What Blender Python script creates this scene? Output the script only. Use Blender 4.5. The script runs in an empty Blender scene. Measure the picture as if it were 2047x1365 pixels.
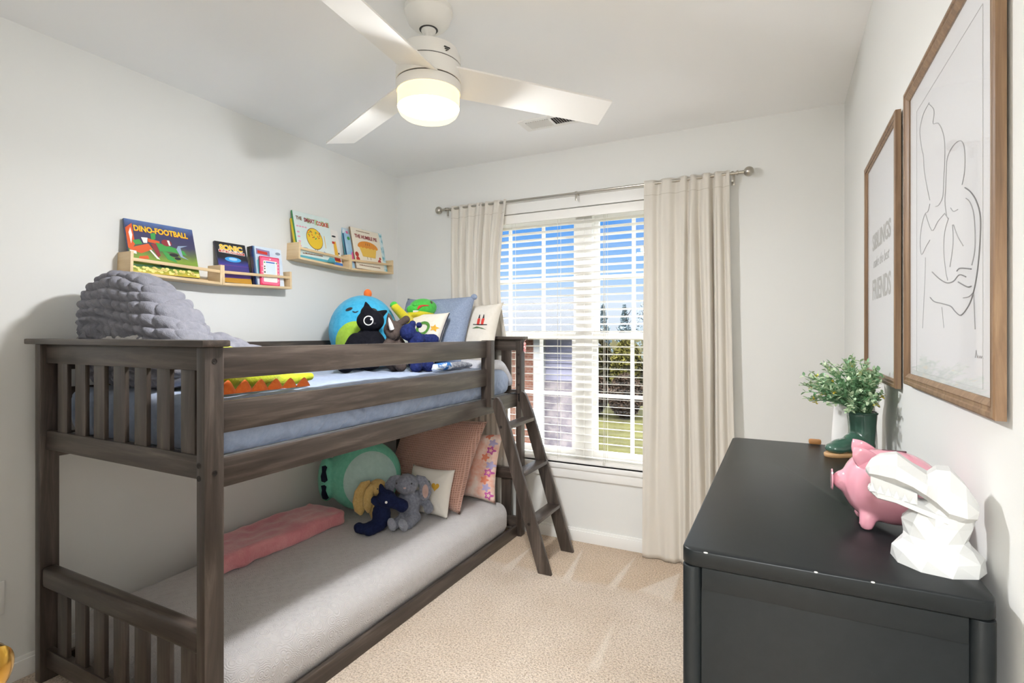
import bpy, bmesh, math, random
from math import sin, cos, pi, radians as R, sqrt, exp
from mathutils import Vector, Matrix, noise
from mathutils.bvhtree import BVHTree

scene = bpy.context.scene
COL = scene.collection
random.seed(7)

# ------------------------------------------------------------------ room numbers (metres)
XL, XR, YB, YF, H = -2.538, 0.2836, 3.1254, -0.42, 2.44

# ================================================================== materials
def lin(c):
    if isinstance(c, str):
        c = [int(c[i:i+2], 16) / 255 for i in (0, 2, 4)]
    return tuple((x / 12.92 if x <= .04045 else ((x + .055) / 1.055) ** 2.4) for x in c) + (1,)

def new_mat(name):
    m = bpy.data.materials.new(name); m.use_nodes = True
    nt = m.node_tree
    return m, nt, nt.nodes['Principled BSDF']

def M(name, col, rough=.55, metal=0, var=None, bump=None, sheen=0, coat=0, spec=.5, stretch=(1, 1, 1), sub=0, trans=None):
    """var=(scale, second colour, contrast); bump=(scale, strength, distance[, kind])"""
    m, nt, b = new_mat(name)
    b.inputs['Base Color'].default_value = lin(col)
    b.inputs['Roughness'].default_value = rough
    b.inputs['Metallic'].default_value = metal
    b.inputs['Specular IOR Level'].default_value = spec
    if sheen:
        b.inputs['Sheen Weight'].default_value = sheen
        b.inputs['Sheen Roughness'].default_value = .5
    if coat:
        b.inputs['Coat Weight'].default_value = coat
        b.inputs['Coat Roughness'].default_value = .08
    tc = nt.nodes.new('ShaderNodeTexCoord'); mp = nt.nodes.new('ShaderNodeMapping')
    mp.inputs['Scale'].default_value = stretch
    nt.links.new(tc.outputs['Object'], mp.inputs['Vector'])
    if var:
        n = nt.nodes.new('ShaderNodeTexNoise'); n.inputs['Scale'].default_value = var[0]
        n.inputs['Detail'].default_value = 6; n.inputs['Roughness'].default_value = .6
        r = nt.nodes.new('ShaderNodeValToRGB')
        k = var[2] if len(var) > 2 else .25
        r.color_ramp.elements[0].position = .5 - k; r.color_ramp.elements[0].color = lin(col)
        r.color_ramp.elements[1].position = .5 + k; r.color_ramp.elements[1].color = lin(var[1])
        nt.links.new(mp.outputs[0], n.inputs['Vector']); nt.links.new(n.outputs['Fac'], r.inputs['Fac'])
        nt.links.new(r.outputs[0], b.inputs['Base Color'])
    if bump:
        kind = bump[3] if len(bump) > 3 else 'noise'
        if kind == 'noise':
            n = nt.nodes.new('ShaderNodeTexNoise'); n.inputs['Detail'].default_value = 4; out = n.outputs['Fac']
        elif kind == 'voronoi':
            n = nt.nodes.new('ShaderNodeTexVoronoi'); out = n.outputs['Distance']
        n.inputs['Scale'].default_value = bump[0]
        nt.links.new(mp.outputs[0], n.inputs['Vector'])
        bp = nt.nodes.new('ShaderNodeBump'); bp.inputs['Strength'].default_value = bump[1]
        bp.inputs['Distance'].default_value = bump[2]
        nt.links.new(out, bp.inputs['Height']); nt.links.new(bp.outputs[0], b.inputs['Normal'])
    return m

def wood(name, axis, dark, mid, light, rough=.42, scale=1.0):
    """long grain along one axis of the thing"""
    m, nt, b = new_mat(name)
    tc = nt.nodes.new('ShaderNodeTexCoord'); mp = nt.nodes.new('ShaderNodeMapping')
    s = [34 * scale] * 3; s[axis] = 2.2 * scale
    mp.inputs['Scale'].default_value = s
    nt.links.new(tc.outputs['Object'], mp.inputs['Vector'])
    n = nt.nodes.new('ShaderNodeTexNoise'); n.inputs['Scale'].default_value = 1.0
    n.inputs['Detail'].default_value = 8; n.inputs['Roughness'].default_value = .65; n.inputs['Distortion'].default_value = .6
    nt.links.new(mp.outputs[0], n.inputs['Vector'])
    r = nt.nodes.new('ShaderNodeValToRGB')
    e = r.color_ramp.elements
    e[0].position = .28; e[0].color = lin(dark); e[1].position = .74; e[1].color = lin(light)
    x = e.new(.5); x.color = lin(mid)
    nt.links.new(n.outputs['Fac'], r.inputs['Fac'])
    # broad drift so that no two boards look the same
    n2 = nt.nodes.new('ShaderNodeTexNoise'); n2.inputs['Scale'].default_value = 3.5; n2.inputs['Detail'].default_value = 2
    nt.links.new(tc.outputs['Object'], n2.inputs['Vector'])
    mx = nt.nodes.new('ShaderNodeMixRGB'); mx.blend_type = 'MULTIPLY'; mx.inputs['Fac'].default_value = .35
    r2 = nt.nodes.new('ShaderNodeValToRGB'); r2.color_ramp.elements[0].position = .3; r2.color_ramp.elements[1].position = .65
    r2.color_ramp.elements[0].color = (.55, .53, .5, 1); r2.color_ramp.elements[1].color = (1, 1, 1, 1)
    nt.links.new(n2.outputs['Fac'], r2.inputs['Fac'])
    nt.links.new(r.outputs[0], mx.inputs['Color1']); nt.links.new(r2.outputs[0], mx.inputs['Color2'])
    nt.links.new(mx.outputs[0], b.inputs['Base Color'])
    b.inputs['Roughness'].default_value = rough
    bp = nt.nodes.new('ShaderNodeBump'); bp.inputs['Strength'].default_value = .25; bp.inputs['Distance'].default_value = .002
    nt.links.new(n.outputs['Fac'], bp.inputs['Height']); nt.links.new(bp.outputs[0], b.inputs['Normal'])
    return m

def emit(name, col, strength, rough=.3):
    m, nt, b = new_mat(name)
    b.inputs['Base Color'].default_value = lin(col); b.inputs['Roughness'].default_value = rough
    b.inputs['Emission Color'].default_value = lin(col); b.inputs['Emission Strength'].default_value = strength
    return m

BED = [wood('bed_wood_%s' % 'xyz'[i], i, '2c2521', '433a34', '675c54', .34) for i in range(3)]
PINE = [wood('pine_%s' % 'xyz'[i], i, 'd2b184', 'dfc49a', 'e8d3ae', .5, .7) for i in range(3)]
OAK = [wood('oak_frame_%s' % 'xyz'[i], i, '6b523b', '876a4f', 'a58868', .42, 1.6) for i in range(3)]

m_wall = M('wall_paint', 'e2e2df', .75, bump=(420, .05, .001), spec=.3)
m_ceil = M('ceiling_paint', 'f3f3f2', .85, bump=(500, .05, .001), spec=.2)
m_trim = M('trim_white', 'ecebe8', .4)
m_vinyl = M('window_vinyl', 'f0efeb', .4)
m_blind = M('blind_white', 'f4f2ee', .38)
m_cord = M('blind_cord', 'd8d5cc', .8)
m_curtain = M('curtain_linen', 'd6d0c6', .85, bump=(900, .15, .0006), sheen=.2, spec=.2)
m_nickel = M('brushed_nickel', 'b9b4aa', .28, metal=1)
m_white = M('fan_white', 'e9e7e2', .42)
m_dark = M('dark_gap', '3a3836', .7)
def globe_mat(name, col, st):
    m, nt, b = new_mat(name)
    nt.nodes.remove(b)
    em = nt.nodes.new('ShaderNodeEmission'); em.inputs['Color'].default_value = lin(col); em.inputs['Strength'].default_value = st
    tr = nt.nodes.new('ShaderNodeBsdfTransparent'); tl = nt.nodes.new('ShaderNodeBsdfTranslucent')
    mx = nt.nodes.new('ShaderNodeMixShader'); mx.inputs[0].default_value = .86
    nt.links.new(tr.outputs[0], mx.inputs[1]); nt.links.new(em.outputs[0], mx.inputs[2])
    nt.links.new(mx.outputs[0], nt.nodes['Material Output'].inputs['Surface'])
    return m
m_globe = emit('lamp_glass', 'ffe2a6', .95)
m_globe_hot = globe_mat('lamp_glass_hot', 'ffefcb', 1.05)
m_refl = M('lamp_inside', '6a5a40', .6)
m_brass = M('polished_brass', 'd9a94a', .16, metal=1)
m_dresser = M('dresser_charcoal', '191c1d', .36, var=(60, '1e2122', .3), spec=.22)
m_chip = M('paint_chip', 'c9c6bf', .8)
m_sheet = M('blue_sheet', '8d9cb8', .85, var=(70, 'a3b0c8', .3), bump=(60, .25, .003), sheen=.3, spec=.2)
m_print = M('art_paper', 'e4e4e6', .6)
m_ink = M('art_ink', 'a5a5a8', .8)
m_ink2 = M('art_ink_dark', '7b7b7e', .8)
m_matline = M('art_mat_edge', 'cfcfcf', .8)
m_pages = M('book_pages', 'efe9da', .8)

# the window glass: clear with a weak reflection
def glass_mat():
    m, nt, b = new_mat('window_glass')
    nt.nodes.remove(b)
    tr = nt.nodes.new('ShaderNodeBsdfTransparent'); gl = nt.nodes.new('ShaderNodeBsdfGlossy')
    gl.inputs['Roughness'].default_value = .02
    lw = nt.nodes.new('ShaderNodeLayerWeight'); lw.inputs['Blend'].default_value = .5
    pw = nt.nodes.new('ShaderNodeMath'); pw.operation = 'POWER'; pw.inputs[1].default_value = 5
    fr = nt.nodes.new('ShaderNodeMath'); fr.operation = 'MULTIPLY_ADD'; fr.inputs[1].default_value = .5; fr.inputs[2].default_value = .02
    nt.links.new(lw.outputs['Facing'], pw.inputs[0]); nt.links.new(pw.outputs[0], fr.inputs[0])
    mx = nt.nodes.new('ShaderNodeMixShader')
    nt.links.new(fr.outputs[0], mx.inputs[0]); nt.links.new(tr.outputs[0], mx.inputs[1]); nt.links.new(gl.outputs[0], mx.inputs[2])
    nt.links.new(mx.outputs[0], nt.nodes['Material Output'].inputs['Surface'])
    return m
m_glass = glass_mat()

def carpet_mat():
    m, nt, b = new_mat('beige_carpet')
    tc = nt.nodes.new('ShaderNodeTexCoord')
    n1 = nt.nodes.new('ShaderNodeTexNoise'); n1.inputs['Scale'].default_value = 125; n1.inputs['Detail'].default_value = 4
    n1.inputs['Roughness'].default_value = .7
    n2 = nt.nodes.new('ShaderNodeTexNoise'); n2.inputs['Scale'].default_value = 2.3; n2.inputs['Detail'].default_value = 3
    n3 = nt.nodes.new('ShaderNodeTexVoronoi'); n3.inputs['Scale'].default_value = 150
    for n in (n1, n2, n3): nt.links.new(tc.outputs['Object'], n.inputs['Vector'])
    r = nt.nodes.new('ShaderNodeValToRGB'); e = r.color_ramp.elements
    e[0].position = .33; e[0].color = lin('94806b'); e[1].position = .56; e[1].color = lin('e0cfbd')
    nt.links.new(n1.outputs['Fac'], r.inputs['Fac'])
    r2 = nt.nodes.new('ShaderNodeValToRGB'); e = r2.color_ramp.elements
    e[0].position = .38; e[0].color = (.9, .87, .83, 1); e[1].position = .62; e[1].color = (1, 1, 1, 1)
    nt.links.new(n2.outputs['Fac'], r2.inputs['Fac'])
    mx = nt.nodes.new('ShaderNodeMixRGB'); mx.blend_type = 'MULTIPLY'; mx.inputs['Fac'].default_value = 1
    nt.links.new(r.outputs[0], mx.inputs['Color1']); nt.links.new(r2.outputs[0], mx.inputs['Color2'])
    nt.links.new(mx.outputs[0], b.inputs['Base Color'])
    b.inputs['Roughness'].default_value = .95; b.inputs['Specular IOR Level'].default_value = .1
    b.inputs['Sheen Weight'].default_value = .3
    # pile brushed two ways by the vacuum: a tanner strip near the window and pale wedge-shaped tracks
    def mth(op, a, b_=None, c_=None):
        n = nt.nodes.new('ShaderNodeMath'); n.operation = op
        for i, v in enumerate((a, b_, c_)):
            if v is None: continue
            if isinstance(v, (int, float)): n.inputs[i].default_value = v
            else: nt.links.new(v, n.inputs[i])
        return n.outputs[0]
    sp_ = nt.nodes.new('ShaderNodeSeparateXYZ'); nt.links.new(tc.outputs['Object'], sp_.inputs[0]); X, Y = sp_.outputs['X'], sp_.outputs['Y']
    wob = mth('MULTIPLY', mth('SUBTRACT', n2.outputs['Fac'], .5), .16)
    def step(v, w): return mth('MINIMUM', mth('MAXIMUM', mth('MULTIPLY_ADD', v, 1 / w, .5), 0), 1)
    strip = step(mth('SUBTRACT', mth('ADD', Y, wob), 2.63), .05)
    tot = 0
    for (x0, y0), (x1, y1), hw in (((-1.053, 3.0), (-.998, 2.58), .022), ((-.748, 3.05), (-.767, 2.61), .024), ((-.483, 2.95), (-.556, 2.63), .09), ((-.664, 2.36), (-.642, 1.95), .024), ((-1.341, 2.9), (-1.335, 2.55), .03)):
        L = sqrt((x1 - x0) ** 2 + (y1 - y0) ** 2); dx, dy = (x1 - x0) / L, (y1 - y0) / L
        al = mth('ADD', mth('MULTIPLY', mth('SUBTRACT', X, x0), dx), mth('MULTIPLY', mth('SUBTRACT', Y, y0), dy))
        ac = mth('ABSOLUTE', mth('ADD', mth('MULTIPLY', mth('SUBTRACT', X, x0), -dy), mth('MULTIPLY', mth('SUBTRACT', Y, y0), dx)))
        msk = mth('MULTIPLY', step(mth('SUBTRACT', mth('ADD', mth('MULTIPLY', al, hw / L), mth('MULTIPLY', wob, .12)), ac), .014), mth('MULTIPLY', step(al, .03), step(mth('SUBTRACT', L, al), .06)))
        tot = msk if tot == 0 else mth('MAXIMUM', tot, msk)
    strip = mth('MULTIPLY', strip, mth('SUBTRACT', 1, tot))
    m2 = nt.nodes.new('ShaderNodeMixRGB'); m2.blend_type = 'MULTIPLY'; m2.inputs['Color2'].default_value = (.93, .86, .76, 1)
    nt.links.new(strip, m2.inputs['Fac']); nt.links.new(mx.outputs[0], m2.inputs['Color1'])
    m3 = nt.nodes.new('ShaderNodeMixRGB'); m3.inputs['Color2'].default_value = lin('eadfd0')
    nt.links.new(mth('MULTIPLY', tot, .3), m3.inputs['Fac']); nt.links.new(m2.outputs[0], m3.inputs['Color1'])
    nt.links.new(m3.outputs[0], b.inputs['Base Color'])
    add = nt.nodes.new('ShaderNodeMath'); add.operation = 'ADD'
    nt.links.new(n1.outputs['Fac'], add.inputs[0]); nt.links.new(n3.outputs['Distance'], add.inputs[1])
    bp = nt.nodes.new('ShaderNodeBump'); bp.inputs['Strength'].default_value = .7; bp.inputs['Distance'].default_value = .008
    nt.links.new(add.outputs[0], bp.inputs['Height']); nt.links.new(bp.outputs[0], b.inputs['Normal'])
    return m
m_carpet = carpet_mat()

def quilt_mat():
    m, nt, b = new_mat('white_quilt')
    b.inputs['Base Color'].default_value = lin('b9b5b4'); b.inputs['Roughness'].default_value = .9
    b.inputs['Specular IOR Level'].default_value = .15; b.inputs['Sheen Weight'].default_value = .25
    tc = nt.nodes.new('ShaderNodeTexCoord')
    v = nt.nodes.new('ShaderNodeTexVoronoi'); v.inputs['Scale'].default_value = 26
    w = nt.nodes.new('ShaderNodeMath'); w.operation = 'MULTIPLY'; w.inputs[1].default_value = 42
    s = nt.nodes.new('ShaderNodeMath'); s.operation = 'SINE'
    n = nt.nodes.new('ShaderNodeTexNoise'); n.inputs['Scale'].default_value = 9
    nt.links.new(tc.outputs['Object'], v.inputs['Vector']); nt.links.new(tc.outputs['Object'], n.inputs['Vector'])
    nt.links.new(v.outputs['Distance'], w.inputs[0]); nt.links.new(w.outputs[0], s.inputs[0])
    a = nt.nodes.new('ShaderNodeMath'); a.operation = 'MULTIPLY_ADD'; a.inputs[1].default_value = .25
    nt.links.new(s.outputs[0], a.inputs[0]); nt.links.new(n.outputs['Fac'], a.inputs[2])
    bp = nt.nodes.new('ShaderNodeBump'); bp.inputs['Strength'].default_value = .5; bp.inputs['Distance'].default_value = .006
    nt.links.new(a.outputs[0], bp.inputs['Height']); nt.links.new(bp.outputs[0], b.inputs['Normal'])
    return m
m_quilt = quilt_mat()

def waffle_mat():
    m, nt, b = new_mat('peach_waffle')
    tc = nt.nodes.new('ShaderNodeTexCoord')
    b.inputs['Roughness'].default_value = .9; b.inputs['Sheen Weight'].default_value = .3
    outs = []
    sep = nt.nodes.new('ShaderNodeSeparateXYZ'); nt.links.new(tc.outputs['Object'], sep.inputs[0])
    for ax in ('X', 'Z'):
        q = nt.nodes.new('ShaderNodeMath'); q.operation = 'MULTIPLY'; q.inputs[1].default_value = 2 * pi / .0125
        s = nt.nodes.new('ShaderNodeMath'); s.operation = 'COSINE'
        nt.links.new(sep.outputs[ax], q.inputs[0]); nt.links.new(q.outputs[0], s.inputs[0]); outs.append(s)
    mxm = nt.nodes.new('ShaderNodeMath'); mxm.operation = 'MAXIMUM'
    nt.links.new(outs[0].outputs[0], mxm.inputs[0]); nt.links.new(outs[1].outputs[0], mxm.inputs[1])
    r = nt.nodes.new('ShaderNodeValToRGB'); e = r.color_ramp.elements
    e[0].position = .0; e[0].color = lin('b08474'); e[1].position = .9; e[1].color = lin('d0a696')
    nt.links.new(mxm.outputs[0], r.inputs['Fac']); nt.links.new(r.outputs[0], b.inputs['Base Color'])
    bp = nt.nodes.new('ShaderNodeBump'); bp.inputs['Strength'].default_value = .7; bp.inputs['Distance'].default_value = .004
    nt.links.new(mxm.outputs[0], bp.inputs['Height']); nt.links.new(bp.outputs[0], b.inputs['Normal'])
    return m

def ramp_mat(name, axis, lo, hi, stops, rough=.4, noise_amt=0, nscale=30):
    """printed colour bands along one axis between lo and hi (things' own coordinates)"""
    m, nt, b = new_mat(name)
    tc = nt.nodes.new('ShaderNodeTexCoord'); sep = nt.nodes.new('ShaderNodeSeparateXYZ')
    nt.links.new(tc.outputs['Object'], sep.inputs[0])
    mr = nt.nodes.new('ShaderNodeMapRange'); mr.inputs['From Min'].default_value = lo; mr.inputs['From Max'].default_value = hi
    nt.links.new(sep.outputs[axis], mr.inputs['Value'])
    src = mr.outputs[0]
    if noise_amt:
        n = nt.nodes.new('ShaderNodeTexNoise'); n.inputs['Scale'].default_value = nscale; n.inputs['Detail'].default_value = 4
        nt.links.new(tc.outputs['Object'], n.inputs['Vector'])
        s = nt.nodes.new('ShaderNodeMath'); s.operation = 'SUBTRACT'; s.inputs[1].default_value = .5
        nt.links.new(n.outputs['Fac'], s.inputs[0])
        a = nt.nodes.new('ShaderNodeMath'); a.operation = 'MULTIPLY_ADD'; a.inputs[1].default_value = noise_amt
        nt.links.new(s.outputs[0], a.inputs[0]); nt.links.new(src, a.inputs[2]); src = a.outputs[0]
    r = nt.nodes.new('ShaderNodeValToRGB'); e = r.color_ramp.elements
    e[0].position = stops[0][0]; e[0].color = lin(stops[0][1]); e[1].position = stops[-1][0]; e[1].color = lin(stops[-1][1])
    for p, c in stops[1:-1]:
        q = e.new(p); q.color = lin(c)
    nt.links.new(src, r.inputs['Fac']); nt.links.new(r.outputs[0], b.inputs['Base Color'])
    b.inputs['Roughness'].default_value = rough
    return m

def plush(name, c, c2=None, scale=160, strength=.5, dist=.004):
    return M(name, c, .95, var=(scale * .35, c2 or c, .22), bump=(scale, strength, dist), sheen=.02 if lin(c)[1] < .06 else .2, spec=.05)

# ================================================================== objects
def wl(o):
    v = Vector((0, 0, 0))
    while o is not None:
        v += o.location; o = o.parent
    return v

def tag(o, label=None, cat=None, group=None, kind=None):
    if label: o['label'] = label
    if cat: o['category'] = cat
    if group: o['group'] = group
    if kind: o['kind'] = kind
    return o

def thing(name, loc, label, cat, group=None):
    o = bpy.data.objects.new(name, None); COL.objects.link(o)
    o.location = loc; o.empty_display_size = .05
    return tag(o, label, cat, group)

def part(name, bm, mat, parent=None, smooth=True, angle=40, origin=None, subsurf=0):
    """link a bmesh (world coordinates) as ONE mesh object; children are stored relative to their thing's base"""
    me = bpy.data.meshes.new(name)
    bmesh.ops.recalc_face_normals(bm, faces=bm.faces[:])
    bm.to_mesh(me); bm.free()
    off = wl(parent) if parent is not None else Vector(origin or (0, 0, 0))
    me.transform(Matrix.Translation(-off))
    if smooth:
        me.polygons.foreach_set('use_smooth', [True] * len(me.polygons))
        try: me.set_sharp_from_angle(angle=R(angle))
        except Exception: pass
    for k in (mat if isinstance(mat, (list, tuple)) else [mat]): me.materials.append(k)
    o = bpy.data.objects.new(name, me); COL.objects.link(o)
    if parent is not None: o.parent = parent
    else: o.location = off
    if subsurf:
        md = o.modifiers.new('sub', 'SUBSURF'); md.levels = md.render_levels = subsurf
    return o

def struct(name, bm, mat, parent=None, **k):
    o = part(name, bm, mat, parent, **k)
    if parent is None: o['kind'] = 'structure'
    return o

def base_of(bm):
    xs = [v.co for v in bm.verts]
    lo = Vector((min(c[i] for c in xs) for i in range(3))); hi = Vector((max(c[i] for c in xs) for i in range(3)))
    return ((lo.x + hi.x) / 2, (lo.y + hi.y) / 2, lo.z)

def solo(name, bm, mat, label, cat, group=None, **k):
    o = part(name, bm, mat, None, origin=base_of(bm), **k)
    return tag(o, label, cat, group)

# ------------------------------------------------------------------ geometry
def box(bm, x0, x1, y0, y1, z0, z1, bev=0, mx=None, seg=2):
    g = bmesh.ops.create_cube(bm, size=1)
    vs = g['verts']
    for v in vs:
        v.co = Vector((x0 + (v.co.x + .5) * (x1 - x0), y0 + (v.co.y + .5) * (y1 - y0), z0 + (v.co.z + .5) * (z1 - z0)))
    if bev:
        es = list({e for v in vs for e in v.link_edges})
        r = bmesh.ops.bevel(bm, geom=es, offset=min(bev, .49 * min(abs(x1 - x0), abs(y1 - y0), abs(z1 - z0))), segments=seg, affect='EDGES', profile=.6)
        vs = list({v for f in r['faces'] for v in f.verts} | {v for v in vs if v.is_valid})
    if mx is not None:
        for v in vs: v.co = mx @ v.co
    return vs

def BM(): return bmesh.new()
def boxbm(*a, **k):
    bm = BM(); box(bm, *a, **k); return bm

def ring_faces(bm, rings, close=True, cap0=False, cap1=False, loop=False):
    n = len(rings[0]); m = len(rings)
    for i in range(m if loop else m - 1):
        a, b = rings[i], rings[(i + 1) % m]
        for j in range(n if close else n - 1):
            k = (j + 1) % n
            try: bm.faces.new((a[j], a[k], b[k], b[j]))
            except ValueError: pass
    if cap0: bm.faces.new(rings[0])
    if cap1: bm.faces.new(rings[-1])

def lathe(bm, prof, c, seg=32, mx=None, cap=True):
    rings = []
    for r, z in prof:
        ring = []
        for j in range(seg):
            a = 2 * pi * j / seg
            p = Vector((c[0] + r * cos(a), c[1] + r * sin(a), c[2] + z))
            if mx is not None: p = mx @ p
            ring.append(bm.verts.new(p))
        rings.append(ring)
    ring_faces(bm, rings, True, cap, cap)

def tube(bm, pts, r, seg=8, cap=True):
    pts = [Vector(p) for p in pts]
    rr = r if isinstance(r, (list, tuple)) else [r] * len(pts)
    rings = []; up = None
    for i, p in enumerate(pts):
        t = (pts[min(i + 1, len(pts) - 1)] - pts[max(i - 1, 0)]).normalized()
        if up is None:
            up = Vector((0, 0, 1)) if abs(t.z) < .9 else Vector((1, 0, 0))
        s = t.cross(up).normalized(); u = s.cross(t).normalized(); up = u
        rings.append([bm.verts.new(p + (s * cos(2 * pi * j / seg) + u * sin(2 * pi * j / seg)) * rr[i]) for j in range(seg)])
    ring_faces(bm, rings, True, cap, cap)

def ellipsoid(bm, c, r, rot=None, seg=20, rings=12, mx=None):
    g = bmesh.ops.create_uvsphere(bm, u_segments=seg, v_segments=rings, radius=1)
    q = rot.to_3x3() if rot is not None else Matrix.Identity(3)
    for v in g['verts']:
        p = Vector((v.co.x * r[0], v.co.y * r[1], v.co.z * r[2]))
        p = Vector(c) + q @ p
        v.co = mx @ p if mx is not None else p
    return g['verts']

def prism(bm, poly, depth, mx):
    """polygon in the local XY plane, given thickness along local Z"""
    a = [bm.verts.new(mx @ Vector((x, y, 0))) for x, y in poly]
    b = [bm.verts.new(mx @ Vector((x, y, depth))) for x, y in poly]
    bm.faces.new(a[::-1]); bm.faces.new(b)
    n = len(a)
    for i in range(n):
        k = (i + 1) % n
        bm.faces.new((a[i], a[k], b[k], b[i]))

def frame_mx(o, x, y):
    x = Vector(x).normalized(); y = Vector(y); z = x.cross(y).normalized(); y = z.cross(x).normalized()
    return Matrix(((x.x, y.x, z.x, o[0]), (x.y, y.y, z.y, o[1]), (x.z, y.z, z.z, o[2]), (0, 0, 0, 1)))

def rotm(axis, deg): return Matrix.Rotation(R(deg), 4, axis)

def disc(r, n=24, rx=1, ry=1, c=(0, 0), rot=0):
    return [(c[0] + r * (rx * cos(2 * pi * i / n) * cos(rot) - ry * sin(2 * pi * i / n) * sin(rot)),
             c[1] + r * (rx * cos(2 * pi * i / n) * sin(rot) + ry * sin(2 * pi * i / n) * cos(rot))) for i in range(n)]
def star(r, r2, n=5, c=(0, 0), a0=pi / 2):
    return [(c[0] + (r if i % 2 == 0 else r2) * cos(a0 + pi * i / n), c[1] + (r if i % 2 == 0 else r2) * sin(a0 + pi * i / n)) for i in range(2 * n)]
def heart(s, c=(0, 0)):
    return [(c[0] + s * .062 * 16 * sin(t) ** 3, c[1] + s * .062 * (13 * cos(t) - 5 * cos(2 * t) - 2 * cos(3 * t) - cos(4 * t)))
            for t in [2 * pi * i / 28 for i in range(28)]]

def softbox(bm, x0, x1, y0, y1, z0, z1, rad, n=(20, 40, 6), amp=0, freq=6, seed=0, fn=None):
    """a padded block: rounded edges, slightly uneven surface"""
    vmap = {}
    def vert(i, j, k):
        key = (i, j, k)
        if key not in vmap:
            p = Vector((x0 + (x1 - x0) * i / n[0], y0 + (y1 - y0) * j / n[1], z0 + (z1 - z0) * k / n[2]))
            q = Vector((min(max(p.x, x0 + rad), x1 - rad), min(max(p.y, y0 + rad), y1 - rad), min(max(p.z, z0 + rad), z1 - rad)))
            d = p - q
            if d.length > 1e-6:
                d = d.normalized()
                p = q + d * rad
            if amp:
                nn = (d if d.length > 1e-6 else Vector((0, 0, 1)))
                p = p + nn * amp * noise.noise(p * freq + Vector((seed, seed, seed)))
            if fn: p = fn(p)
            vmap[key] = bm.verts.new(p)
        return vmap[key]
    def quad(a, b, c, d):
        bm.faces.new((vert(*a), vert(*b), vert(*c), vert(*d)))
    nx, ny, nz = n
    for i in range(nx):
        for j in range(ny):
            quad((i, j, 0), (i, j + 1, 0), (i + 1, j + 1, 0), (i + 1, j, 0)); quad((i, j, nz), (i + 1, j, nz), (i + 1, j + 1, nz), (i, j + 1, nz))
    for i in range(nx):
        for k in range(nz):
            quad((i, 0, k), (i + 1, 0, k), (i + 1, 0, k + 1), (i, 0, k + 1)); quad((i, ny, k), (i, ny, k + 1), (i + 1, ny, k + 1), (i + 1, ny, k))
    for j in range(ny):
        for k in range(nz):
            quad((0, j, k), (0, j, k + 1), (0, j + 1, k + 1), (0, j + 1, k)); quad((nx, j, k), (nx, j + 1, k), (nx, j + 1, k + 1), (nx, j, k + 1))

def pillow(bm, w, h, t, mx, seed=0, wr=.006, n=28, ear=.09, power=.5):
    front, back = [], []
    for i in range(n + 1):
        fr, bk = [], []
        for j in range(n + 1):
            u, v = -1 + 2 * i / n, -1 + 2 * j / n
            x = w / 2 * u * (1 - ear * (1 - v * v) * abs(u) ** 3); y = h / 2 * v * (1 - ear * (1 - u * u) * abs(v) ** 3)
            th = t / 2 * ((1 - u ** 4) * (1 - v ** 4)) ** power
            nz = noise.noise(Vector((x * 9 + seed, y * 9 - seed, seed * 1.7))) + .5 * noise.noise(Vector((x * 22 + seed, y * 22, seed)))
            edge = min(1, (1 - max(abs(u), abs(v))) * 4)
            # creases that fan out of the corners
            cr = 0
            for sx in (-1, 1):
                for sy in (-1, 1):
                    dx, dy = u - sx, v - sy; d = sqrt(dx * dx + dy * dy)
                    if d < .9: cr += sin(math.atan2(dy, dx) * 14 + seed) * d * (.9 - d) * 1.6
            dz = (nz * wr + cr * wr * .8) * edge
            p, q = Vector((x, y, th + dz)), Vector((x, y, -th * .9 + dz * .4))
            f = bm.verts.new(mx @ p)
            fr.append(f)
            bk.append(f if (i in (0, n) or j in (0, n)) else bm.verts.new(mx @ q))
        front.append(fr); back.append(bk)
    for i in range(n):
        for j in range(n):
            bm.faces.new((front[i][j], front[i + 1][j], front[i + 1][j + 1], front[i][j + 1]))
            q = [back[i][j], back[i][j + 1], back[i + 1][j + 1], back[i + 1][j]]
            try: bm.faces.new(q)
            except ValueError: pass

def blob(name, shapes, mat, parent=None, vox=.007, smooth=6, origin=None, amp=0, freq=30):
    """one continuous soft body grown round a list of shapes: ('e', centre, radii, rot) and ('t', points, radii)"""
    bm = BM()
    for s in shapes:
        if s[0] == 'e': ellipsoid(bm, s[1], s[2], s[3] if len(s) > 3 else None, 24, 16)
        else:
            tube(bm, s[1], s[2], 12)
            rr = s[2] if isinstance(s[2], (list, tuple)) else [s[2]] * len(s[1])
            ellipsoid(bm, s[1][0], [rr[0]] * 3, None, 12, 8); ellipsoid(bm, s[1][-1], [rr[-1]] * 3, None, 12, 8)
    bmesh.ops.recalc_face_normals(bm, faces=bm.faces[:])
    me = bpy.data.meshes.new('tmp'); bm.to_mesh(me); bm.free()
    o = bpy.data.objects.new('tmp', me); COL.objects.link(o)
    md = o.modifiers.new('r', 'REMESH'); md.mode = 'VOXEL'; md.voxel_size = vox
    md = o.modifiers.new('s', 'SMOOTH'); md.factor = .5; md.iterations = smooth
    dg = bpy.context.evaluated_depsgraph_get(); dg.update()
    m2 = bpy.data.meshes.new_from_object(o.evaluated_get(dg))
    bpy.data.objects.remove(o); bpy.data.meshes.remove(me)
    bm = BM(); bm.from_mesh(m2); bpy.data.meshes.remove(m2)
    if amp:
        bm.normal_update()
        for v in bm.verts: v.co += v.normal * amp * noise.noise(v.co * freq)
    if parent is None: return part(name, bm, mat, None, origin=origin or base_of(bm), angle=180)
    return part(name, bm, mat, parent, angle=180)

def bvh_of(o):
    off = wl(o)
    return BVHTree.FromPolygons([v.co + off for v in o.data.vertices], [tuple(p.vertices) for p in o.data.polygons])

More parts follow.
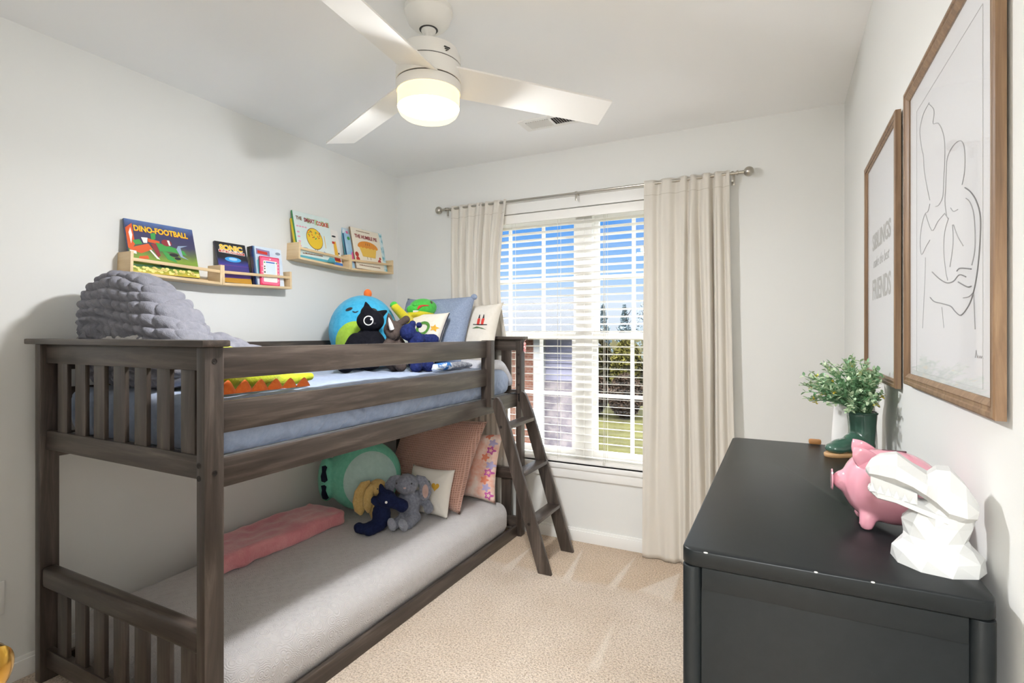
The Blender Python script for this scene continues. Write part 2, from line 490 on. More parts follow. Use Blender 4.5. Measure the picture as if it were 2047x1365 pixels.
def decal(name, target, outline, center, normal, up, mat, parent, off=.0015, rings=5, sub=3, hole=None):
    """a sewn or printed patch laid on the surface of a part"""
    bv = bvh_of(target)
    N = Vector(normal).normalized(); X = Vector(up).cross(N).normalized(); Y = N.cross(X)
    pts = []
    n0 = len(outline)
    for i in range(n0):
        a, b = outline[i], outline[(i + 1) % n0]
        for k in range(sub): pts.append((a[0] + (b[0] - a[0]) * k / sub, a[1] + (b[1] - a[1]) * k / sub))
    n = len(pts)
    cx, cy = sum(p[0] for p in pts) / n, sum(p[1] for p in pts) / n
    bm = BM()
    def drop(a, b):
        o = Vector(center) + X * a + Y * b + N * .5
        loc, nn, _, _ = bv.ray_cast(o, -N, 2)
        if loc is None:
            loc, nn, _, _ = bv.find_nearest(o - N * .5)
        if nn.dot(N) < 0: nn = -nn
        return bm.verts.new(loc + nn * off)
    R_ = []
    k0 = hole if hole else 0
    for k in range(rings + 1):
        f = k0 + (1 - k0) * k / rings
        if f == 0: continue
        R_.append([drop(cx + (p[0] - cx) * f, cy + (p[1] - cy) * f) for p in pts])
    ring_faces(bm, R_, True)
    if not hole:
        c = drop(cx, cy)
        for j in range(n): bm.faces.new((c, R_[0][j], R_[0][(j + 1) % n]))
    bm.normal_update()
    return part(name, bm, mat, parent, angle=180)

def text_bm(bm, body, size, mx, depth=.0006, bold=.0, width=None, align='LEFT', space=1.0, shear=0):
    cu = bpy.data.curves.new('t', 'FONT'); cu.body = body; cu.size = size; cu.extrude = depth / 2; cu.offset = bold
    cu.align_x = align; cu.space_character = space; cu.shear = shear; cu.resolution_u = 3
    o = bpy.data.objects.new('t', cu); COL.objects.link(o)
    dg = bpy.context.evaluated_depsgraph_get(); dg.update()
    me = bpy.data.meshes.new_from_object(o.evaluated_get(dg))
    bpy.data.objects.remove(o); bpy.data.curves.remove(cu)
    if width:
        xs = [v.co.x for v in me.vertices]; w = max(xs) - min(xs); x0 = min(xs)
        for v in me.vertices: v.co.x = (v.co.x - x0) * width / w
    me.transform(mx)
    bm.from_mesh(me); bpy.data.meshes.remove(me)

# ================================================================== the room
T = .16
struct('floor', boxbm(XL - T, XR + T, YF - 2.6, YB + .02, -.12, 0), m_carpet, smooth=False)
struct('ceiling', boxbm(XL - T, XR + T, YF - .12, YB + T, H, H + .12), m_ceil, smooth=False)
struct('wall_left', boxbm(XL - T, XL, YF - .12, YB + T, 0, H), m_wall, smooth=False)
struct('wall_right', boxbm(XR, XR + T, YF - .12, YB + T, 0, H), m_wall, smooth=False)
WX0, WX1, WZ0, WZ1 = -1.94, -.285, .47, 2.07
bm = BM()
box(bm, XL, WX0, YB, YB + T, 0, H); box(bm, WX1, XR, YB, YB + T, 0, H)
box(bm, WX0, WX1, YB, YB + T, 0, WZ0); box(bm, WX0, WX1, YB, YB + T, WZ1, H)
struct('wall_back', bm, m_wall, smooth=False)
# the wall with the doorway the camera looks in from, and the landing beyond it
DX0, DX1, DZ = -.49, .262, 2.05
bm = BM()
box(bm, XL, DX0, YF - .12, YF, 0, H); box(bm, DX1, XR, YF - .12, YF, 0, H); box(bm, DX0, DX1, YF - .12, YF, DZ, H)
struct('wall_front', bm, m_wall, smooth=False)
bm = BM()
box(bm, XL - T, XR + T, YF - 2.6, YF - 2.5, 0, H); box(bm, XL - T, XL, YF - 2.5, YF - .12, 0, H); box(bm, XR, XR + T, YF - 2.5, YF - .12, 0, H)
box(bm, XL - T, XR + T, YF - 2.6, YF - .12, H, H + .1)
struct('wall_landing', bm, m_wall, smooth=False)
# baseboards with a small moulded top
def baseboard(name, x0, x1, y0, y1, ax):
    bm = BM()
    box(bm, x0, x1, y0, y1, 0, .066, .002)
    if ax == 'y':   # runs along y, against x0 or x1
        s = 1 if x0 < -1 else -1; xw = x0 if s > 0 else x1
        box(bm, min(xw, xw + s * .008), max(xw, xw + s * .008), y0, y1, .064, .08, .003)
    else:
        box(bm, x0, x1, y1 - .008, y1, .064, .08, .003)
    struct(name, bm, m_trim)
baseboard('baseboard_left', XL, XL + .014, YF, YB, 'y')
baseboard('baseboard_right', XR - .014, XR, YF, YB, 'y')
baseboard('baseboard_back', XL + .014, XR - .014, YB - .014, YB, 'x')

# ------------------------------------------------------------------ window
win = thing('window_1', ((WX0 + WX1) / 2, YB + .08, WZ0), None, None); win['kind'] = 'structure'
cx = (WX0 + WX1) / 2
bm = BM()   # casing round the opening and the lining of the reveal
cw = .032
box(bm, WX0 - cw, WX1 + cw, YB - .012, YB + .001, WZ1, WZ1 + .082, .003); box(bm, WX0 - cw, WX1 + cw, YB - .016, YB + .001, WZ1 + .066, WZ1 + .084, .003)
box(bm, WX0 - cw, WX0, YB - .012, YB + .001, WZ0, WZ1, .003); box(bm, WX1, WX1 + cw, YB - .012, YB + .001, WZ0, WZ1, .003)
struct('window_casing', bm, m_trim, win)
bm = BM()
box(bm, WX0 - .03, WX1 + .03, YB - .02, YB + .08, WZ0 - .028, WZ0, .006); box(bm, WX0 - .07, WX1 + .07, YB - .012, YB + .001, WZ0 - .085, WZ0 - .028, .003)
struct('window_sill', bm, m_trim, win)
FY0, FY1 = YB + .075, YB + .155
bm = BM()
box(bm, WX0, WX0 + .03, FY0, FY1, WZ0, WZ1); box(bm, WX1 - .03, WX1, FY0, FY1, WZ0, WZ1)
box(bm, WX0 + .03, WX1 - .03, FY0, FY1, WZ1 - .03, WZ1); box(bm, WX0 + .03, WX1 - .03, FY0, FY1, WZ0, WZ0 + .03)
struct('window_frame', bm, m_vinyl, win, smooth=False)
bm = BM()
box(bm, cx - .055, cx + .055, FY0 - .006, FY1 + .001, WZ0 + .0005, WZ1 - .0005, .004); box(bm, cx - .006, cx + .006, FY0 - .012, FY0 - .004, WZ0 + .001, WZ1 - .001, .002)
struct('window_mullion', bm, m_vinyl, win)
ZM = 1.268
for s, (a, b) in enumerate(((WX0 + .03, cx - .055), (cx + .055, WX1 - .03))):
    for up in (True, False):
        bm = BM()
        y0, y1 = (FY0 + .042, FY0 + .072) if up else (FY0 + .008, FY0 + .038)
        z0, z1 = (ZM - .022, WZ1 - .03) if up else (WZ0 + .03, ZM + .022)
        w = .028
        box(bm, a, a + w, y0, y1, z0, z1); box(bm, b - w, b, y0, y1, z0, z1)
        box(bm, a + w, b - w, y0, y1, z1 - .044, z1); box(bm, a + w, b - w, y0, y1, z0, z0 + .044)
        for k in (1, 2):
            x = a + (b - a) * k / 3
            box(bm, x - .011, x + .011, y0 + .009, y1 - .009, z0 + .044, z1 - .044)
        zm = (z0 + z1) / 2
        xs_ = [a + w] + [a + (b - a) * k / 3 + q for k in (1, 2) for q in (-.011, .011)] + [b - w]
        for k in range(0, 6, 2): box(bm, xs_[k], xs_[k + 1], y0 + .009, y1 - .009, zm - .011, zm + .011)
        f = struct('upper_sash' if up else 'lower_sash', bm, m_vinyl, win, smooth=False)
        struct('glass', boxbm(a + w, b - w, (y0 + y1) / 2 - .002, (y0 + y1) / 2 + .002, z0 + .044, z1 - .044), m_glass, f, smooth=False)

# ------------------------------------------------------------------ blind
bl = thing('window_blind', (cx, YB + .035, WZ0), 'white wide-slat blind lowered over the whole window, slats open', 'blind')
bx0, bx1 = WX0 + .008, WX1 - .008
part('headrail', boxbm(bx0, bx1, YB + .012, YB + .062, WZ1 - .05, WZ1 - .002, .003), m_blind, bl)
part('valance', boxbm(bx0, bx1, YB - .002, YB + .008, WZ1 - .062, WZ1 - .004, .003), m_blind, bl)
zt, zb, NS = WZ1 - .085, WZ0 + .045, 33
for i in range(NS):
    z = zt + (zb - zt) * i / (NS - 1)
    bm = BM()
    mx = Matrix.Translation((0, YB + .037, z)) @ rotm('X', -7)
    vs = box(bm, bx0, bx1, -.0245, .0245, -.0015, .0015, .001, seg=1)
    for v in vs:
        v.co.z += .0016 * (1 - (v.co.y / .0245) ** 2) + .0012 * sin(v.co.x * 3 + i)
        v.co = mx @ v.co
    part('slat', bm, m_blind, bl)
part('bottom_rail', boxbm(bx0, bx1, YB + .012, YB + .062, WZ0 + .004, WZ0 + .024, .004), m_blind, bl)
for x in (-1.59, -1.265, -.955, -.62):
    bm = BM()
    for y in (YB + .0105, YB + .0635): tube(bm, [(x, y, WZ1 - .05), (x, y, WZ0 + .02)], .0012, 5)
    part('ladder_cord', bm, m_cord, bl)
bm = BM(); tube(bm, [(-.962, YB + .004, WZ1 - .06), (-.962, YB + .005, 1.2), (-.962, YB + .006, .50)], .0016, 6)
lathe(bm, [(.002, .02), (.006, .012), (.007, 0)], (-.962, YB + .006, .485), 10)
part('pull_cord', bm, m_cord, bl)

# ------------------------------------------------------------------ curtain rod and curtains
RY, RZ = 3.066, 2.141
rod = thing('curtain_rod', (-1.13, YB, RZ), 'thin nickel curtain rod with ball ends above the window', 'curtain rod')
bm = BM(); tube(bm, [(-2.08, RY, RZ), (-.2, RY, RZ)], .0075, 14); part('rod', bm, m_nickel, rod)
for s, x in ((-1, -2.125), (1, -.152)):
    bm = BM(); ellipsoid(bm, (x, RY, RZ), (.026, .026, .026)); tube(bm, [(x - s * .022, RY, RZ), (x - s * .05, RY, RZ), (x - s * .052, RY, RZ), (x - s * .06, RY, RZ)], [.009, .009, .0125, .0125], 14)
    part('finial', bm, m_nickel, rod)
for x in (-2.05, -1.115, -.232):
    bm = BM()
    tube(bm, [(x, RY, RZ), (x, YB, RZ)], .005, 10); box(bm, x - .009, x + .009, YB - .006, YB + .0005, RZ - .05, RZ + .02, .002)
    tube(bm, [(x - .006, RY, RZ), (x + .006, RY, RZ)], .0115, 14); box(bm, x - .006, x + .006, RY - .006, RY + .004, RZ - .045, RZ - .01, .002)
    part('bracket', bm, m_nickel, rod)

def curtain(label, xa, xb, za, zb, creases, amp, yc, seed, below=None):
    """creases: (u, depth, width, drift) - valleys between the flat runs of cloth; a pinched heading above"""
    def surf(u, t):
        fade = min(1, .35 + t * 4)
        y = yc - .35 * amp
        for uc, dep, wd, dr in creases:
            c = uc + dr * (t - .3) + .006 * sin(7 * t + seed + uc * 9)
            w = wd * (1 + .25 * sin(3 * t + uc * 20))
            d = (u - c) / w
            y += amp * dep * fade * (1.5 * exp(-d * d) - .45 * exp(-((d - 1.9) ** 2)) - .45 * exp(-((d + 1.9) ** 2)))
        if t < .09:
            k = (1 - t / .09)
            for uc, dep, wd, dr in creases:
                d = (u - uc - .02) / (wd * 1.5 * (1 - .55 * k) + .004)
                y += amp * .8 * k * exp(-d * d) - amp * .25 * k * exp(-((d - 2) ** 2))
        y += .004 * noise.noise(Vector((u * 6, t * 4, seed))) + .0025 * sin(u * 60 + 2 * sin(t * 3 + seed))
        return y
    nu, nv = 260, 80
    def grid(zs, push):
        rows = []
        for z in zs:
            t = (za - z) / (za - zb); x0, x1 = xa(t), xb(t); row = []
            for i in range(nu + 1):
                u = i / nu; y = surf(u, t)
                if below: y = below(y, z)
                row.append(bm.verts.new((x0 + (x1 - x0) * u, y + push, z)))
            rows.append(row)
        ring_faces(bm, rows, False)
    bm = BM(); grid([za + (zb - za) * j / nv for j in range(nv + 1)], 0)
    o = part('curtain', bm, m_curtain, None, origin=((xa(1) + xb(1)) / 2, yc, zb), angle=180)
    md = o.modifiers.new('thick', 'SOLIDIFY'); md.thickness = .0025; md.offset = 0
    tag(o, label, 'curtain', 'curtains at the window')
    bm = BM(); grid((za - .083, za - .0855), -.0022)
    part('heading_seam', bm, M('seam_thread', 'b9b1a3', .9), o, angle=180)
    return o
curtain('beige linen curtain drawn to the left of the window, behind the bunk bed',
        lambda t: -2.02 + .012 * t, lambda t: -1.592 - .07 * max(0, sin(pi * min(1, t * 2.2))) * .6 - .012 * t, 2.158, .012, ((.10, .8, .035, .03), (.27, 1.1, .03, .05), (.43, .7, .03, .07), (.58, 1.2, .028, -.05), (.74, .9, .032, .06), (.90, .9, .03, -.04)), .019, 3.068, 1.3,
        below=lambda y, z: 3.0985 + (y - 3.068) * .4 if z < 1.22 else (y if z > 1.5 else y + (3.0985 + (y - 3.068) * .4 - y) * (1.5 - z) / .28))
curtain('beige linen curtain hanging to the right of the window, beside the dresser',
        lambda t: -.70 - .012 * t, lambda t: -.246 + .045 * t ** 1.5, 2.158, .004, ((.16, .55, .05, .02), (.38, .75, .05, .03), (.52, 1.0, .028, -.02), (.66, 1.2, .026, .05), (.80, 1.3, .022, -.03), (.93, .8, .022, .02)), .021, 3.064, 4.1)

# ------------------------------------------------------------------ ceiling fan
FX, FYc = -1.116, 1.547
fan = thing('ceiling_fan', (FX, FYc, H), 'white three-blade ceiling fan with a lit warm drum lamp', 'ceiling fan')
c = (FX, FYc, 0)
bm = BM(); lathe(bm, [(.082, 2.44), (.085, 2.436), (.085, 2.418), (.081, 2.414), (.079, 2.402), (.072, 2.386), (.058, 2.371), (.044, 2.364), (.034, 2.362)], c, 48); part('canopy', bm, m_white, fan)
bm = BM(); lathe(bm, [(.034, 2.3625), (.031, 2.361), (.027, 2.3605), (.0, 2.3605)], c, 32, cap=False); part('canopy_gap', bm, m_dark, fan)
bm = BM(); lathe(bm, [(.027, 2.366), (.026, 2.356), (.0155, 2.347), (.0155, 2.29)], c, 24); part('downrod', bm, m_white, fan)
bm = BM(); lathe(bm, [(.03, 2.298), (.075, 2.296), (.104, 2.284), (.113, 2.264), (.114, 2.232)], c, 64); part('motor_housing', bm, m_white, fan)
bm = BM(); lathe(bm, [(.111, 2.234), (.111, 2.168)], c, 64); part('seam_ring', bm, m_dark, fan)
bm = BM(); lathe(bm, [(.114, 2.2285), (.115, 2.2275), (.115, 2.1745), (.114, 2.1735)], c, 64); part('rotor', bm, m_white, fan)
bm = BM(); lathe(bm, [(.113, 2.169), (.1145, 2.166), (.1145, 2.142), (.112, 2.136), (.1092, 2.137)], c, 64, cap=False); part('lamp_rim', bm, m_white, fan)
bm = BM(); lathe(bm, [(.110, 2.1395), (.110, 2.137)], c, 48); part('lamp_plate', bm, m_globe, fan)
bm = BM(); lathe(bm, [(.106, 2.1385), (.1085, 2.132), (.1085, 2.084)], c, 64, cap=False)
gl = part('lamp_shade', bm, m_globe, fan)
bm = BM(); lathe(bm, [(.1085, 2.084), (.107, 2.074), (.101, 2.063), (.09, 2.054), (.06, 2.044), (.03, 2.040), (.001, 2.039)], c, 64, cap=False); part('lamp_bottom', bm, m_globe_hot, gl)
# maker's plate on the motor housing
bm = BM()
for k, (dz, w, h) in enumerate(((.006, .026, .005), (.0, .02, .004), (-.006, .012, .004))):
    a0 = R(-22)
    mx = frame_mx((FX + .1142 * cos(a0), FYc + .1142 * sin(a0), 2.249 + dz), (-sin(a0), cos(a0), 0), (0, 0, 1))
    prism(bm, [(-w / 2, -h / 2), (w / 2 - .004 * k, -h / 2), (w / 2, h / 2), (-w / 2 + .003, h / 2)], .0008, mx)
part('badge', bm, m_dark, fan)
for ang in (41, 161, -79):
    a = R(ang); d = Vector((cos(a), sin(a), 0)); pv = Vector((-sin(a), cos(a), 0))
    bm = BM(); rows = []
    for k in range(9):
        t = k / 8; r = .085 + (.675 - .085) * t; w = .075 - .006 * t
        zc = 2.186 - .05 * (r - .11) / .56
        top, row = [], []
        for s, dz in ((-1, .003), (1, .003), (1, -.003), (-1, -.003)):
            q = Vector(c) + d * r + pv * (s * w * cos(R(15))) + Vector((0, 0, zc - s * w * sin(R(15)) + dz))
            row.append(bm.verts.new(q))
        rows.append(row)
    ring_faces(bm, rows, True, True, True)
    part('blade', bm, m_white, fan, angle=30)

# ------------------------------------------------------------------ ceiling register
vent = thing('ceiling_vent', (-1.11, 2.668, H), 'white two-way air register on the ceiling beyond the fan', 'vent')
part('backing', boxbm(-1.25, -.97, 2.618, 2.718, H - .002, H, 0), m_dark, vent, smooth=False)
bm = BM()
box(bm, -1.285, -.935, 2.595, 2.622, H - .006, H + .001); box(bm, -1.285, -.935, 2.714, 2.741, H - .006, H + .001)
box(bm, -1.285, -1.25, 2.622, 2.714, H - .006, H + .001); box(bm, -.97, -.935, 2.622, 2.714, H - .006, H + .001); box(bm, -1.116, -1.104, 2.622, 2.714, H - .006, H + .001)
part('vent_frame', bm, m_white, vent, smooth=False)
for i in range(20):
    x = -1.24 + .0138 * i
    mx = Matrix.Translation((x, 2.668, H - .006)) @ rotm('Y', -48 if x < -1.11 else 48)
    part('louver', boxbm(-.0062, .0062, -.0458, .0458, -.0006, .0006, mx=mx), m_white, vent, smooth=False)

# ------------------------------------------------------------------ outlet and door knob
pl = thing('wall_plate', (XL, .85, .32), 'white outlet cover plate on the left wall by the bed', 'outlet')
part('plate', boxbm(XL, XL + .006, .815, .893, .262, .382, .003), m_trim, pl)
for z in (.345, .298):
    part('socket', boxbm(XL + .005, XL + .0075, .837, .871, z - .014, z + .014, .004), m_vinyl, pl)
# open door leaf beside the camera, only its knob reaches into view
DR = Matrix.Translation((-.473, -.369, 0)) @ rotm('Z', 30)      # hinge line; the leaf runs along local +Y
door = thing('door_1', (-.473, -.369, .01), None, None); door['kind'] = 'structure'
bm = BM()
box(bm, -.036, 0, 0, .762, .01, 2.03, .002, mx=DR)
for z0, z1 in ((.16, .82), (1.0, 1.88)):
    for y0, y1 in ((.1, .34), (.42, .66)): box(bm, -.003, .004, y0, y1, z0, z1, .002, mx=DR)
struct('door_leaf', bm, m_trim, door)
def knob(s):
    bm = BM()
    mx = DR @ Matrix.Translation((0 if s > 0 else -.036, .692, .916)) @ rotm('Y', 90 * s)
    lathe(bm, [(.031, 0), (.031, .006), (.012, .009), (.011, .026), (.022, .032), (.0285, .042), (.029, .052), (.025, .062), (.014, .067), (.0015, .068)], (0, 0, 0), 40, mx)
    return bm
struct('door_knob', knob(1), m_brass, door)
struct('door_knob', knob(-1), m_brass, door)

# ================================================================== bunk bed
BX0, BX1, BY0, BY1 = -2.461, -1.465, .953, 3.072
bed = thing('bunk_bed', ((BX0 + BX1) / 2, (BY0 + BY1) / 2, 0), 'low wooden bunk bed stained dark grey-brown with slatted ends', 'bunk bed')
PT = .038   # post thickness in x
def bolt(bm, p, n):
    mx = frame_mx(p, (0, 0, 1) if abs(n[2]) < .5 else (1, 0, 0), Vector(n).cross(Vector((0, 0, 1))))
    z = 1
    lathe(bm, [(.0085, .0006), (.0085, .0012), (.006, .0012), (.0055, .0002), (.0028, .0002), (.0025, .001), (.0001, .001)], (0, 0, 0), 16, mx, cap=False)
m_bolt = M('dark_bolt', '2b2522', .45, metal=.3)
for end in (0, 1):
    ya, yb = (BY0, BY0 + .06) if end == 0 else (BY1 - .055, BY1)
    for x0, x1 in ((BX0, BX0 + PT), (BX1 - PT, BX1)):
        p = part('post', boxbm(x0, x1, ya, yb, 0, 1.246, .004), BED[2], bed)
        if x1 == BX1 and end == 0:
            for z in (1.205, .88, .40, .36):
                bm = BM(); bolt(bm, (BX1, ya + .03, z), (1, 0, 0))
                if z in (1.205, .88): part('bolt', bm, m_bolt, p)
                else: bm.free()
            for z in (.905, .868):
                bm = BM(); bolt(bm, (BX1 - .026, ya, z), (0, -1, 0)); part('bolt', bm, m_bolt, p)
        if x1 == BX1 and end == 1:
            for z in (1.15, 1.07, 1.03, .96):
                bm = BM(); bolt(bm, (BX1 - .018, ya, z), (0, -1, 0)); part('bolt', bm, m_bolt, p)
    s = 1 if end == 0 else -1
    yo = BY0 if end == 0 else BY1
    yr0, yr1 = sorted((yo + s * .019, yo + s * .043))
    part('cap_rail', boxbm(BX0 - .045, BX1 + .016, *sorted((yo - s * .016, yo + s * .07)), 1.246, 1.266, .005), BED[0], bed)
    part('end_rail', boxbm(BX0 + PT, BX1 - PT, yr0, yr1, 1.176, 1.246, .003), BED[0], bed)
    part('end_rail', boxbm(BX0 + PT, BX1 - PT, yr0, yr1, .857, .927, .003), BED[0], bed)
    bm = BM(); box(bm, BX0 + PT, BX1 - PT, *sorted((yo + s * .004, yo + s * .052)), .352, .424, .014, seg=3)
    part('end_rail', bm, BED[0], bed)
    part('end_rail', boxbm(BX0 + PT, BX1 - PT, yr0, yr1, .05, .118, .003), BED[0], bed)
    for k in range(7):
        x = -2.319 + .1228 * k
        part('slat', boxbm(x - .034, x + .034, *sorted((yo + s * .024, yo + s * .038)), .92, 1.182, .002), BED[2], bed)
        part('slat', boxbm(x - .034, x + .034, *sorted((yo + s * .024, yo + s * .038)), .11, .362, .002), BED[2], bed)
ra, rb = BY0 + .06, BY1 - .055
RX1 = -1.494
part('guard_rail', boxbm(RX1 - .022, RX1, ra - .02, 2.63, 1.148, 1.243, .003), BED[1], bed)
part('guard_rail', boxbm(RX1 - .022, RX1, ra - .02, 2.63, .986, 1.081, .003), BED[1], bed)
part('side_rail', boxbm(RX1 - .022, RX1, ra - .02, rb + .02, .823, .912, .003), BED[1], bed)
part('side_rail', boxbm(RX1 - .022, RX1, ra - .02, rb + .02, .0, .066, .003), BED[1], bed)
part('guard_stile', boxbm(-1.53, BX1, 2.627, 2.67, .866, 1.246, .004), BED[2], bed)
for z0, z1 in ((1.148, 1.243), (.986, 1.081), (.823, .912), (0.0, .066)):
    part('guard_rail' if z0 > .95 else 'side_rail', boxbm(BX0 + .006, BX0 + .028, ra - .02, rb + .02, z0, z1, .003), BED[1], bed)

# ladder hooked on the open end of the side
lad = thing('bunk_ladder', (-1.25, 2.775, 0), 'small dark wood ladder with three treads leaning on the bunk bed', 'ladder')
def stringer(y0, y1):
    bm = BM()
    poly = [(-1.162, 0), (-1.085, 0), (-1.345, .80), (-1.375, .868), (-1.39, .905), (-1.402, .922), (-1.417, .929), (-1.431, .92), (-1.4375, .90), (-1.4385, .872)]
    mx = Matrix(((1, 0, 0, 0), (0, 0, 1, y0), (0, 1, 0, 0), (0, 0, 0, 1)))
    prism(bm, poly, y1 - y0, mx)
    bmesh.ops.bevel(bm, geom=bm.edges[:], offset=.002, segments=1, affect='EDGES')
    return bm
for y0, y1 in ((2.598, 2.62), (2.93, 2.952)):
    s = part('stringer', stringer(y0, y1), BED[2], lad, angle=35)
    if y0 < 2.7:
        for x, z in ((-1.386, .766), (-1.215, .255)):
            bm = BM(); bolt(bm, (x, y0, z), (0, -1, 0)); part('bolt', bm, m_bolt, s)
for z, xf in ((.776, -1.335), (.522, -1.25), (.272, -1.168)):
    part('tread', boxbm(xf - .078, xf, 2.618, 2.932, z - .02, z, .004), BED[1], lad)
m_steel = M('black_steel', '2a2a2c', .4, metal=.6)
for y in (2.632, 2.914):
    bm = BM(); box(bm, -1.492, -1.43, y, y + .006, .9125, .917, 0); box(bm, -1.4345, -1.43, y, y + .006, .87, .917, 0)
    part('hook', bm, m_steel, lad, smooth=False)

# little red and white charm hung on the far post
bm = BM()
tube(bm, [(BX1 + .02, 3.05, 1.246), (BX1 + .006, 3.052, 1.235), (BX1 + .004, 3.05, 1.2)], .0015, 5)
for z, r in ((1.218, .013), (1.198, .016), (1.178, .014)): ellipsoid(bm, (BX1 + .012, 3.045, z), (.008, r * .8, r))
solo('hanging_charm', bm, M('charm_red_white', 'c9474c', .6, var=(90, 'f1dcd8', .1)), 'small red and white charm hanging on the far bed post', 'charm')

# ------------------------------------------------------------------ mattresses
def wr_top(p):
    d = .010 * noise.noise(Vector((p.x * 5, p.y * 3.2, 1))) + .004 * noise.noise(Vector((p.x * 16, p.y * 13, 5)))
    if p.z > 1.0: p = p + Vector((0, 0, d))
    elif p.x > -1.56:
        k = min(1, max(0, (1.03 - p.z) / .05)); w_ = noise.noise(Vector((p.y * 15 + 2.2 * p.z * 9, p.z * 5, 2))); w2 = noise.noise(Vector((p.y * 34 - p.z * 22, p.z * 7, 6)))
        p = p + Vector((k * (-.022 * abs(w_) ** .7 - .012 * abs(w2) ** .7) + .005, 0, 0))
    if p.z > 1.0: p = p + Vector((0, 0, .004 * noise.noise(Vector((p.x * 9 + p.y * 7, p.y * 19, 4)))))
    if p.y < 1.06 and p.z < 1.05:
        p = p + Vector((0, .020 * abs(noise.noise(Vector((p.x * 11 + p.z * 3, p.z * 4, 8)))) ** .7 - .004, 0))
    return p
bm = BM(); softbox(bm, -2.405, -1.525, 1.022, 3.0, .905, 1.082, .05, (70, 240, 16), fn=wr_top)
up = solo('mattress', bm, m_sheet, 'mattress under a crumpled blue sheet on the upper bunk', 'mattress', angle=180)
for i in range(3): part('support_board', boxbm(-2.432, -1.517, 1.1 + .75 * i, 1.2 + .75 * i, .872, .892), BED[0], bed, smooth=False)
part('mattress_base', boxbm(-2.432, -1.516, 1.02, 3.0, .893, .9045), M('bounce_white_board', 'e6e4df', .8), bed, smooth=False)  # underside coloured white to bounce light into the lower bunk
def wr_low(p):
    if p.z > .12:
        p = p + Vector((0, 0, .006 * noise.noise(Vector((p.x * 4, p.y * 3, 3))) + .003 * noise.noise(Vector((p.x * 13, p.y * 10, 7)))))
        if p.y > 2.4 and p.x > -1.75: p = p + Vector((0, 0, .006 * sin((p.x * .7 + p.y) * 34) * min(1, (p.y - 2.4) * 2)))
    return p
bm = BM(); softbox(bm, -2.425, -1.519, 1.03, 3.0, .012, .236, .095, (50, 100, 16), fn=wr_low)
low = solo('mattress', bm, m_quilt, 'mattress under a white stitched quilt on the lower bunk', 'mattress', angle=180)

# ================================================================== book ledges
def ledge(y0, y1, z0, z1, label):
    L = y1 - y0; th = math.atan2(z1 - z0, L)
    mx = Matrix.Translation((XL, y0, z0)) @ Matrix.Rotation(th, 4, 'X')
    t = thing('picture_ledge', (XL, (y0 + y1) / 2, (z0 + z1) / 2), label, 'shelf', 'pine book ledges on the left wall')
    part('shelf_board', boxbm(0, .1, .012, L - .012, 0, .012, .001, mx=mx), PINE[1], t)
    for a in (0, L - .012): part('end_panel', boxbm(0, .1, a, a + .012, 0, .097, .0015, mx=mx), PINE[0], t)
    part('front_rail', boxbm(.089, .098, .012, L - .012, .057, .071, .002, mx=mx), PINE[1], t)
    part('back_rail', boxbm(0, .008, .012, L - .012, .012, .03, .001, mx=mx), PINE[1], t)
    return lambda y: z0 + (z1 - z0) * (y - y0) / L + .0125
f1 = ledge(1.263, 1.676, 1.536, 1.523, 'pale pine ledge holding the football book, leftmost of the four')
f2 = ledge(1.678, 2.091, 1.523, 1.533, 'pale pine ledge holding the black comic and the pink toy tablet')
f3 = ledge(2.136, 2.545, 1.709, 1.689, 'pale pine ledge holding the yellow cookie book, higher pair on the wall')
f4 = ledge(2.547, 2.963, 1.689, 1.703, 'pale pine ledge holding the pie book, nearest the room corner')

def book(label, y0, w, h, t, floor_fn, xfront, lean, m_cover, m_spine=None, group=None, art=None, cat='book', name='picture_book'):
    z = floor_fn(y0 + w / 2) + .0005 + t * sin(R(lean))
    b = thing(name, (xfront - t / 2, y0 + w / 2, z), label, cat, group)
    mx = frame_mx((xfront, y0, z), (0, 1, 0), (-sin(R(lean)), 0, cos(R(lean))))
    bm = BM()
    box(bm, 0, w, 0, h, -.002, 0, .0006, mx=mx, seg=1); part('front_cover', bm, m_cover, b)
    bm = BM(); box(bm, -.0005, .0025, 0, h, -t, -.0004, .0006, mx=mx, seg=1); part('spine', bm, m_spine or m_cover, b)
    bm = BM(); box(bm, 0, w, 0, h, -t, -t + .002, .0006, mx=mx, seg=1); part('back_cover', bm, m_spine or m_cover, b)
    bm = BM(); box(bm, .0025, w - .004, .003, h - .003, -t + .002, -.002, 0, mx=mx); part('pages', bm, m_pages, b, smooth=False)
    if art: art(b, mx, w, h)
    return b
def flat(name, b, mx, polys, mat, z=.0004, d=.0004):
    bm = BM()
    m2 = mx @ Matrix.Translation((0, 0, z))
    for p in polys: prism(bm, p, d, m2)
    return part(name, bm, mat, b, smooth=False)
def title(b, mx, body, x, y, w, size, mat, bold=.004, z=.0012, shear=0, name='title', rise=0):
    bm = BM()
    text_bm(bm, body, size, mx @ Matrix.Translation((x, y, z)) @ rotm('Z', rise), .0006, bold * size, w, shear=shear)
    return part(name, bm, mat, b, smooth=False)
def dashes(b, mx, x, y, w, h, mat):
    rnd = random.Random(int(x * 1000)); q = x; P = []
    while q < x + w:
        l = rnd.uniform(.004, .011)
        P.append([(q, y + .001 * rnd.random()), (q + l, y), (q + l, y + h * rnd.uniform(.6, 1)), (q, y + h * rnd.uniform(.7, 1))]); q += l + .0025
    return flat('small_print', b, mx, P, mat, .0009)
def C_(name, c, r=.4): return M('print_' + name, c, r)
p_yel, p_red, p_wht, p_blk = C_('yellow', 'f2c62b'), C_('red', 'c23427'), C_('white', 'efece6'), C_('black', '26262b')
